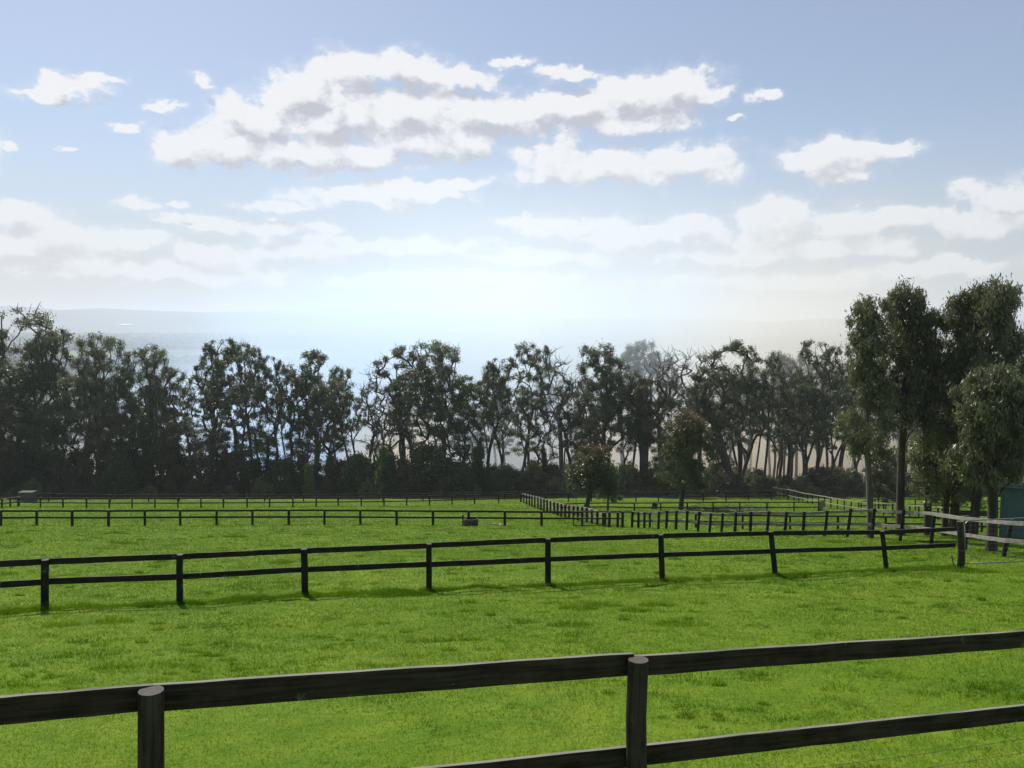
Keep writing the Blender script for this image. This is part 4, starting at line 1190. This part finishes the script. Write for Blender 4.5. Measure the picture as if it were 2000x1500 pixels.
def tussocks():
    """taller dark tufts: beside posts, along the fence lines and scattered"""
    rs = np.random.RandomState(8); rng = random.Random(8)
    spots = []
    for (b_, tp) in f2:
        spots.append((b_[0] + .05, b_[1] - .03, .22, .13, 420))
    for i in range(len(f2) - 1):
        a, b_ = f2[i][0], f2[i + 1][0]
        for k in range(44):
            f = rng.random(); p = a + (b_ - a) * f
            spots.append((p[0] + rng.gauss(0, .1), p[1] + rng.gauss(-.05, .16), rng.uniform(.08, .26), rng.uniform(.05, .12), 150))
    for (px, py, r) in ((785, 1163, .55), (778, 1161, .4), (800, 1163, .35),  (1180, 1183, .3), (120, 1222, .25), (370, 1276, .4), (345, 1300, .4), (395, 1282, .3), (1285, 1183, .3), (1325, 1221, .4), (1855, 1113, .6), (1905, 1118, .4), (1112, 1222, .3), (410, 1308, .5), (430, 1318, .4), (1395, 1405, .3), (1480, 1398, .4),
                        (220, 1215, .3), (85, 1320, .3), (650, 1243, .3), (1130, 1190, .3), (900, 1250, .3), (560, 1335, .3), (1640, 1060, .5), (1760, 1062, .5), (1830, 1060, .5), (1240, 1195, .25), (60, 1100, .3), (550, 1100, .3), (240, 1062, .4), (230, 1043, .5), (460, 1050, .5)):
        p = hit(px, py); 
        if p[1] > 14: spots.append((p[0], p[1], r, .12, int(1300 * r)))
        else:
            for q_ in range(7): spots.append((p[0] + rng.gauss(0, r * .8), p[1] + rng.gauss(0, r * .5), r * rng.uniform(.1, .3), rng.uniform(.03, .06), 60))
    for i in range(480):
        y = 9 * math.exp(rng.random() * math.log(62 / 9)); x = rng.uniform(-1, 1) * .64 * y
        spots.append((x, y, rng.uniform(.05, .22) * (1 + y / 60), rng.uniform(.04, .095) * (1 + y / 90), 90))
    V = []; T = []
    for (x, y, r, h, n) in spots:
        s = max(1.0, y / 14)
        a = rs.uniform(0, 2 * PI, n); rr = r * np.sqrt(rs.uniform(0, 1, n))
        X_ = x + np.cos(a) * rr * 1.4; Y_ = y + np.sin(a) * rr * .8
        Z_ = G(X_, Y_) + tuss(X_, Y_)
        hh = h * rs.uniform(.5, 1.4, n) * (1.15 - rr / r * .6); wv = .0045 * s
        b2 = rs.uniform(0, 2 * PI, n); out_ = hh * rs.uniform(.2, .9, n)
        v = np.empty((n, 3, 3))
        v[:, 0] = np.stack([X_ - np.cos(b2) * wv, Y_ - np.sin(b2) * wv, Z_ - .01], -1)
        v[:, 1] = np.stack([X_ + np.cos(b2) * wv, Y_ + np.sin(b2) * wv, Z_ - .01], -1)
        v[:, 2] = np.stack([X_ + np.cos(a) * out_, Y_ + np.sin(a) * out_, Z_ + hh], -1)
        V.append(v.reshape(-1, 3)); T.append(np.repeat(np.clip(rs.normal(.10, .14, n), 0, .6), 3))
    V = np.concatenate(V); T = np.concatenate(T)
    o = mesh_np('grass_tussocks', V, np.arange(len(V)).reshape(-1, 3), M_grass, attrs={'tint': T})
    tag(o, 'darker ungrazed grass tufts along the fences and dotted over the paddock', 'grass', kind='stuff')


tussocks()

# brushwood and rubble on bare ground behind the corral
rs = random.Random(4)
mb = MB()
for i in range(260):
    p = hit(rs.uniform(1336, 1500), rs.uniform(991, 1000)); a = rs.uniform(0, PI); L = rs.uniform(.2, .9)
    d = np.array([math.cos(a), math.sin(a), rs.uniform(-.1, .35)]) * L
    mb.tube([p + [0, 0, .03], p + d * .5 + [0, 0, .08], p + d + [0, 0, .05]], rs.uniform(.012, .04), 4, caps=False)
tag(mb.build('brushwood', B_grey, None, None), 'scatter of pruned sticks and litter on the ground behind the corral fence', 'sticks', kind='stuff')


# far woods on the plain
def far_woods():
    rs = np.random.RandomState(6)
    bm_v = []; bm_f = []
    import itertools
    ico = []
    ph = (1 + 5 ** .5) / 2
    base = np.array([(-1, ph, 0), (1, ph, 0), (-1, -ph, 0), (1, -ph, 0), (0, -1, ph), (0, 1, ph), (0, -1, -ph), (0, 1, -ph), (ph, 0, -1), (ph, 0, 1), (-ph, 0, -1), (-ph, 0, 1)]) / 1.9
    fi = np.array([(0, 11, 5), (0, 5, 1), (0, 1, 7), (0, 7, 10), (0, 10, 11), (1, 5, 9), (5, 11, 4), (11, 10, 2), (10, 7, 6), (7, 1, 8), (3, 9, 4), (3, 4, 2), (3, 2, 6), (3, 6, 8), (3, 8, 9), (4, 9, 5), (2, 4, 11), (6, 2, 10), (8, 6, 7), (9, 8, 1)])
    C = []
    for row in range(46):
        Yr = rs.choice([rs.uniform(1700, 2300), rs.uniform(3100, 6500), rs.uniform(3100, 6500)])
        x0 = rs.uniform(-.68, .1) * Yr; L = rs.uniform(150, 900); n = int(L / 9)
        sl = rs.uniform(-.25, .25)
        xs = x0 + rs.uniform(0, L, n); C += [(x, Yr + sl * (x - x0) + rs.normal(0, 14), rs.uniform(7, 14)) for x in xs]
    for Yr, dpt, den in ((3400, 260, 900), (4600, 300, 900), (6000, 400, 800)):
        C += [(rs.uniform(-.68, .25) * Yr, Yr + rs.uniform(-dpt, dpt), rs.uniform(9, 17)) for _ in range(den)]
    V = []; F_ = []
    for k, (x, y, r) in enumerate(C):
        v = base * (1 + rs.uniform(-.25, .25, (12, 1))) * np.array([r * 1.1, r, r * .9]); z = float(G(x, y))
        V.append(v + [x, y, z + r * .5]); F_.append(fi + 12 * k)
    o = mesh_np('distant_woods', np.concatenate(V), np.concatenate(F_), M_hill, smooth=False)
    tag(o, 'far-off dark woods and tree belts on the hazy plain', 'woods', kind='stuff')
    # white-roofed sheds far off
    for (px, py, wpx, lb) in ((245, 633.5, 22, 'tiny white-roofed building far off on the hazy plain at the left'), (555, 693.5, 32, 'thin white roof just visible above the trees at the blue smoke')):
        Y_ = (110 + 3.7 - CAMZ) / ((py - HORIZ) / F_PX); Y_ = min(Y_, 7000)
        p = at_depth(px, py, Y_); W_ = wpx / F_PX * Y_
        r = empty('far_building', (p[0] - W_ / 2, p[1], p[2] - 6), lb, 'building')
        mb = MB(); mb.box((0, 0, -30 if False else -8), (W_, W_ * .4, 3)); mb.build('wall', M_bin, r)
        mb = MB(); hh = Y_ * 1.3 / F_PX
        mb.v = [(-2, -2, 3.01), (W_ + 2, -2, 3.01), (W_ + 2, W_ * .4, 3.01 + hh), (-2, W_ * .4, 3.01 + hh), (-2, W_ * .4, 3.01), (W_ + 2, W_ * .4, 3.01)]; mb.g = [(0, 0, 0)] * 6
        mb.f = [(0, 1, 2, 3), (0, 4, 5, 1), (4, 3, 2, 5), (0, 3, 4), (1, 5, 2)]; mb.build('roof', M_farroof, r)


far_woods()
# ------------------------------------------------------------------ sky, sun, air
SUN_AZ, SUN_EL = R(-27), R(43)
w = bpy.data.worlds.new('World'); scene.world = w; w.use_nodes = True
w.node_tree.nodes.clear(); t = NT(w.node_tree)
sky = t.n('ShaderNodeTexSky', sky_type='NISHITA'); sky.sun_disc = False
sky.sun_elevation = SUN_EL; sky.sun_rotation = SUN_AZ
sky.altitude = 100; sky.air_density = 1.0; sky.dust_density = 0.4; sky.ozone_density = 2.5
tc = t.n('ShaderNodeTexCoord')
sp = t.n('ShaderNodeSeparateXYZ', {0: tc.outputs['Generated']})
az = t.math('ARCTAN2', sp.outputs[0], sp.outputs[1]); el = t.math('ARCSINE', sp.outputs[2])
cm = t.n('ShaderNodeCombineXYZ', {0: az, 1: el})
AE = cm.outputs[0]


def ae(px, py):
    d = raydir(px, py); d = d / np.linalg.norm(d)
    return math.atan2(d[0], d[1]), math.asin(d[2])


CL = [  # px, py, rx, ry, veil
    (715, 140, 120, 44, 0), (600, 185, 105, 58, 0), (800, 135, 95, 32, 0), (890, 150, 90, 26, .1), (500, 240, 120, 62, 0), (640, 240, 160, 70, 0), (800, 225, 190, 66, 0), (690, 300, 150, 34, 0), (360, 292, 66, 40, 0), (430, 285, 100, 44, 0),
    (850, 275, 170, 44, 0), (600, 295, 170, 40, 0), (960, 225, 140, 50, 0), (1010, 124, 40, 13, .1), (1110, 146, 66, 15, .1), (1110, 215, 150, 48, 0), (1255, 185, 120, 52, 0), (1335, 172, 80, 38, 0), (1395, 188, 42, 17, 0), (1230, 238, 140, 34, .2),
    (140, 168, 95, 27, 0), (85, 180, 70, 14, 0), (205, 158, 52, 15, 0), (400, 163, 36, 19, .1), (316, 211, 38, 14, 0), (236, 248, 32, 12, 0), (12, 290, 26, 15, 0), (136, 287, 18, 8, .1),
    (1512, 184, 40, 13, .1), (1432, 229, 16, 6, .3), (1340, 318, 140, 46, .15), (1200, 322, 120, 40, .3), (1625, 308, 120, 44, .3), (1720, 290, 80, 18, .3), (1640, 340, 60, 30, .3), (1080, 320, 90, 60, .5),
    (690, 382, 130, 26, .1), (530, 397, 95, 14, .1), (800, 372, 130, 22, .2), (900, 357, 66, 14, .3), (268, 400, 60, 14, .1), (350, 400, 22, 7, .2),
    (40, 425, 100, 30, .25), (120, 462, 160, 36, .3), (400, 436, 110, 20, .25), (250, 470, 150, 28, .35), (560, 440, 115, 17, .3), (420, 500, 120, 32, .4), (600, 490, 110, 30, .45),
    (1080, 440, 150, 28, .45), (1360, 440, 66, 32, .35), (1510, 436, 110, 48, .3), (1700, 432, 170, 36, .4), (1900, 440, 120, 28, .35), (1960, 378, 90, 38, .25), (1790, 520, 260, 22, .55), (1100, 500, 300, 20, .6), (150, 520, 260, 24, .5), (1450, 500, 200, 22, .55), (1250, 465, 220, 26, .2), (750, 480, 260, 24, .3), (330, 540, 300, 22, .4), (900, 545, 300, 20, .45), (1500, 550, 300, 20, .4), (1650, 480, 200, 26, .25), (60, 480, 200, 34, .2), (2150, 400, 120, 60, .2), (-120, 300, 120, 60, .2), (-150, 430, 150, 50, .3), (2300, 250, 140, 60, .3), (-350, 200, 160, 60, .2)]


def cloud_group():
    ng = bpy.data.node_groups.new('cloud_field', 'ShaderNodeTree')
    ng.interface.new_socket('Vector', in_out='INPUT', socket_type='NodeSocketVector')
    ng.interface.new_socket('Value', in_out='OUTPUT', socket_type='NodeSocketFloat')
    T_ = NT(ng)
    gi = T_.n('NodeGroupInput'); go = T_.n('NodeGroupOutput')
    v = gi.outputs[0]
    sc = T_.n('ShaderNodeMapping', {'Vector': v, 'Scale': (1, 1.35, 1)}).outputs[0]
    w1 = T_.noise(sc, 17, 6, 0.6, out='Color')
    w1 = T_.n('ShaderNodeVectorMath', {0: w1, 1: (0.5, 0.5, 0.5)}, operation='SUBTRACT').outputs[0]
    w1 = T_.n('ShaderNodeVectorMath', {0: w1, 1: (0.085, 0.045, 0.0)}, operation='MULTIPLY').outputs[0]
    u = T_.n('ShaderNodeVectorMath', {0: v, 1: w1}, operation='ADD').outputs[0]
    cur = None
    for (px, py, rx, ry, veil) in CL:
        a, e = ae(px, py); a1, _ = ae(px + rx, py); _, e1 = ae(px, py - ry)
        uu = u if cur is None else T_.n('ShaderNodeVectorMath', {0: cur, 1: (1e-7, 1e-7, 0), 2: u}, operation='MULTIPLY_ADD').outputs[0]
        mp = T_.n('ShaderNodeMapping', {'Vector': uu}, vector_type='TEXTURE')
        mp.inputs['Location'].default_value = (a, e, -veil * .55); mp.inputs['Scale'].default_value = (max(.004, a1 - a) * 1.12, max(.002, e1 - e) * 1.12, 1)
        ln = T_.n('ShaderNodeVectorMath', {0: mp.outputs[0]}, operation='LENGTH').outputs['Value']
        cur = ln if cur is None else T_.math('SMOOTH_MIN', cur, ln, 0.12)
    base = T_.math('SUBTRACT', 1.0, cur)
    n1 = T_.noise(sc, 30, 10, 0.68)
    vo = T_.n('ShaderNodeTexVoronoi', {'Vector': T_.n('ShaderNodeVectorMath', {0: sc, 1: w1}, operation='ADD').outputs[0], 'Scale': 34.0, 'Smoothness': 0.7}, feature='SMOOTH_F1').outputs['Distance']
    nn = T_.math('ADD', T_.math('MULTIPLY', T_.math('SUBTRACT', n1, 0.5), 1.5), T_.math('MULTIPLY', T_.math('SUBTRACT', 0.42, vo), 0.55))
    T_.l(T_.math('ADD', base, nn), go.inputs[0])
    return ng


ng = cloud_group()
def cf(vec):
    g_ = t.n('ShaderNodeGroup', node_tree=ng); t.l(vec, g_.inputs[0]); return g_.outputs[0]
F0 = cf(AE)
off = t.n('ShaderNodeVectorMath', {0: AE, 1: (-0.008, 0.019, 0)}, operation='ADD').outputs[0]
F1 = cf(off)
alpha = t.math('MAXIMUM', t.smooth(F0, 0.0, 0.38), t.smooth(F0, -0.28, 0.3, 0.0, 0.28))
dif = t.math('SUBTRACT', F1, F0)
thick = t.smooth(t.math('ADD', t.math('MULTIPLY', F1, 0.62), t.math('MULTIPLY', dif, 0.62)), 0.06, 0.80)
eln = t.smooth(el, R(1), R(14))
veil = t.math('MULTIPLY', alpha, t.math('MULTIPLY_ADD', eln, 0.25, 0.70))
white = (8.4, 8.45, 8.6); grey = (4.9, 5.0, 5.6)
cc = t.mix(thick, white, t.mix(t.smooth(el, R(3), R(13)), (6.3, 6.25, 6.4), grey))
# blue of the clear sky, paler toward the horizon through dusty air
hz = t.smooth(el, R(-1), R(13), 1, 0)
base = t.mix(t.math('MULTIPLY', hz, .78), sky.outputs[0], (5.0, 5.1, 5.5))
base = t.mix(0.30, base, (4.9, 4.9, 5.6))
fin = t.mix(veil, base, cc)
bg = t.n('ShaderNodeBackground', {'Color': fin, 'Strength': 0.09})
wo = t.n('ShaderNodeOutputWorld'); t.l(bg.outputs[0], wo.inputs['Surface'])
w.cycles.sampling_method = 'NONE'

sl = bpy.data.lights.new('sun', 'SUN'); sl.energy = 5.0; sl.angle = R(0.53); sl.color = (1.0, 0.955, 0.88)
so = bpy.data.objects.new('sun', sl); col.objects.link(so)
sd = Vector((math.sin(SUN_AZ) * math.cos(SUN_EL), math.cos(SUN_AZ) * math.cos(SUN_EL), math.sin(SUN_EL)))
so.rotation_euler = sd.to_track_quat('Z', 'Y').to_euler()
so.location = (0, 0, 60)


# haze: one even box of air round everything
def vol_box(name, lo, hi, mat):
    mb = MB(); mb.box(lo, hi)
    return mb.build(name, mat, None, None)


m, t2, out = new_mat('valley_air')
pv = t2.n('ShaderNodeVolumePrincipled', {'Color': (0.86, 0.92, 1.0, 1), 'Density': 1.4e-4, 'Anisotropy': 0.2})
t2.l(pv.outputs[0], out.inputs['Volume'])
o = vol_box('haze', (-24000, -200, -135), (24000, 47000, 175), m)
tag(o, 'pale blue haze lying over the plain and the far hills', 'haze', kind='stuff')

# smoke drifting up behind the trees
m, t2, out = new_mat('bushfire_smoke')
tc2 = t2.n('ShaderNodeNewGeometry')
P_ = tc2.outputs['Position']
sp2 = t2.n('ShaderNodeSeparateXYZ', {0: P_})
mpv = t2.n('ShaderNodeMapping', {'Vector': P_, 'Scale': (1.0, 0.45, 0.38), 'Rotation': (0, R(-32), 0)})
s1 = t2.noise(mpv.outputs[0], 0.028, 4, 0.55)
s2 = t2.noise(mpv.outputs[0], 0.007, 2, 0.5)
den = t2.smooth(t2.math('ADD', t2.math('MULTIPLY', s1, .55), t2.math('MULTIPLY', s2, .45)), 0.45, 0.56)
xs_ = t2.math('SUBTRACT', sp2.outputs[0], t2.math('MULTIPLY_ADD', sp2.outputs[2], 0.55, 16.0))
xe = t2.math('MULTIPLY', t2.smooth(xs_, -135, -60), t2.smooth(xs_, 0, 160, 1, 0.0))
ye = t2.math('MULTIPLY', t2.smooth(sp2.outputs[1], 168, 190), t2.smooth(sp2.outputs[1], 300, 380, 1, 0))
ze = t2.math('ADD', t2.smooth(sp2.outputs[2], -40, 2, 0.75, 0.0), t2.math('ADD', t2.smooth(sp2.outputs[2], -12, 60, .26, 0.0), t2.smooth(sp2.outputs[2], 2, 22, .42, 0.0)))
den = t2.math('MULTIPLY', t2.math('MULTIPLY', t2.math('ADD', t2.math('MULTIPLY_ADD', den, .55, .22), t2.math('MULTIPLY', t2.smooth(xs_, -105, -60), t2.smooth(xs_, -35, 25, .5, 0))), xe), t2.math('MULTIPLY', ye, ze))
tan = t2.math('MULTIPLY', t2.smooth(sp2.outputs[2], -44, -16, 1, 0), t2.smooth(s2, .42, .58))
tan = t2.math('MAXIMUM', tan, t2.math('MULTIPLY', t2.math('MULTIPLY', t2.smooth(sp2.outputs[0], -46, -34), t2.smooth(sp2.outputs[0], -24, -12, 1, 0)), t2.smooth(sp2.outputs[2], -34, -8, 1, 0)))
blu = t2.mix(t2.smooth(sp2.outputs[0], -60, 10), (0.70, 0.84, 1.0), (0.86, 0.94, 1.0))
blu = t2.mix(t2.smooth(xs_, 10, 70), blu, (1.0, 0.965, 0.88))
colr = t2.mix(tan, blu, (1.0, 0.87, 0.70))
pv = t2.n('ShaderNodeVolumePrincipled', {'Color': colr, 'Density': t2.math('MULTIPLY', den, 0.031), 'Anisotropy': 0.55})
t2.l(pv.outputs[0], out.inputs['Volume'])
o = vol_box('smoke', (-142, 166, -52), (212, 382, 68), m)
tag(o, 'blue-white smoke drifting up behind the tree line', 'smoke', kind='stuff')

vs = scene.view_settings
vs.view_transform = 'Standard'; vs.look = 'None'; vs.gamma = 1; vs.exposure = 0.25; vs.use_curve_mapping = False
cy = scene.cycles
cy.use_denoising = True
cy.max_bounces = 6; cy.diffuse_bounces = 3; cy.glossy_bounces = 2; cy.transmission_bounces = 3; cy.volume_bounces = 3; cy.transparent_max_bounces = 8
cy.volume_step_rate = 0.6; cy.volume_max_steps = 128
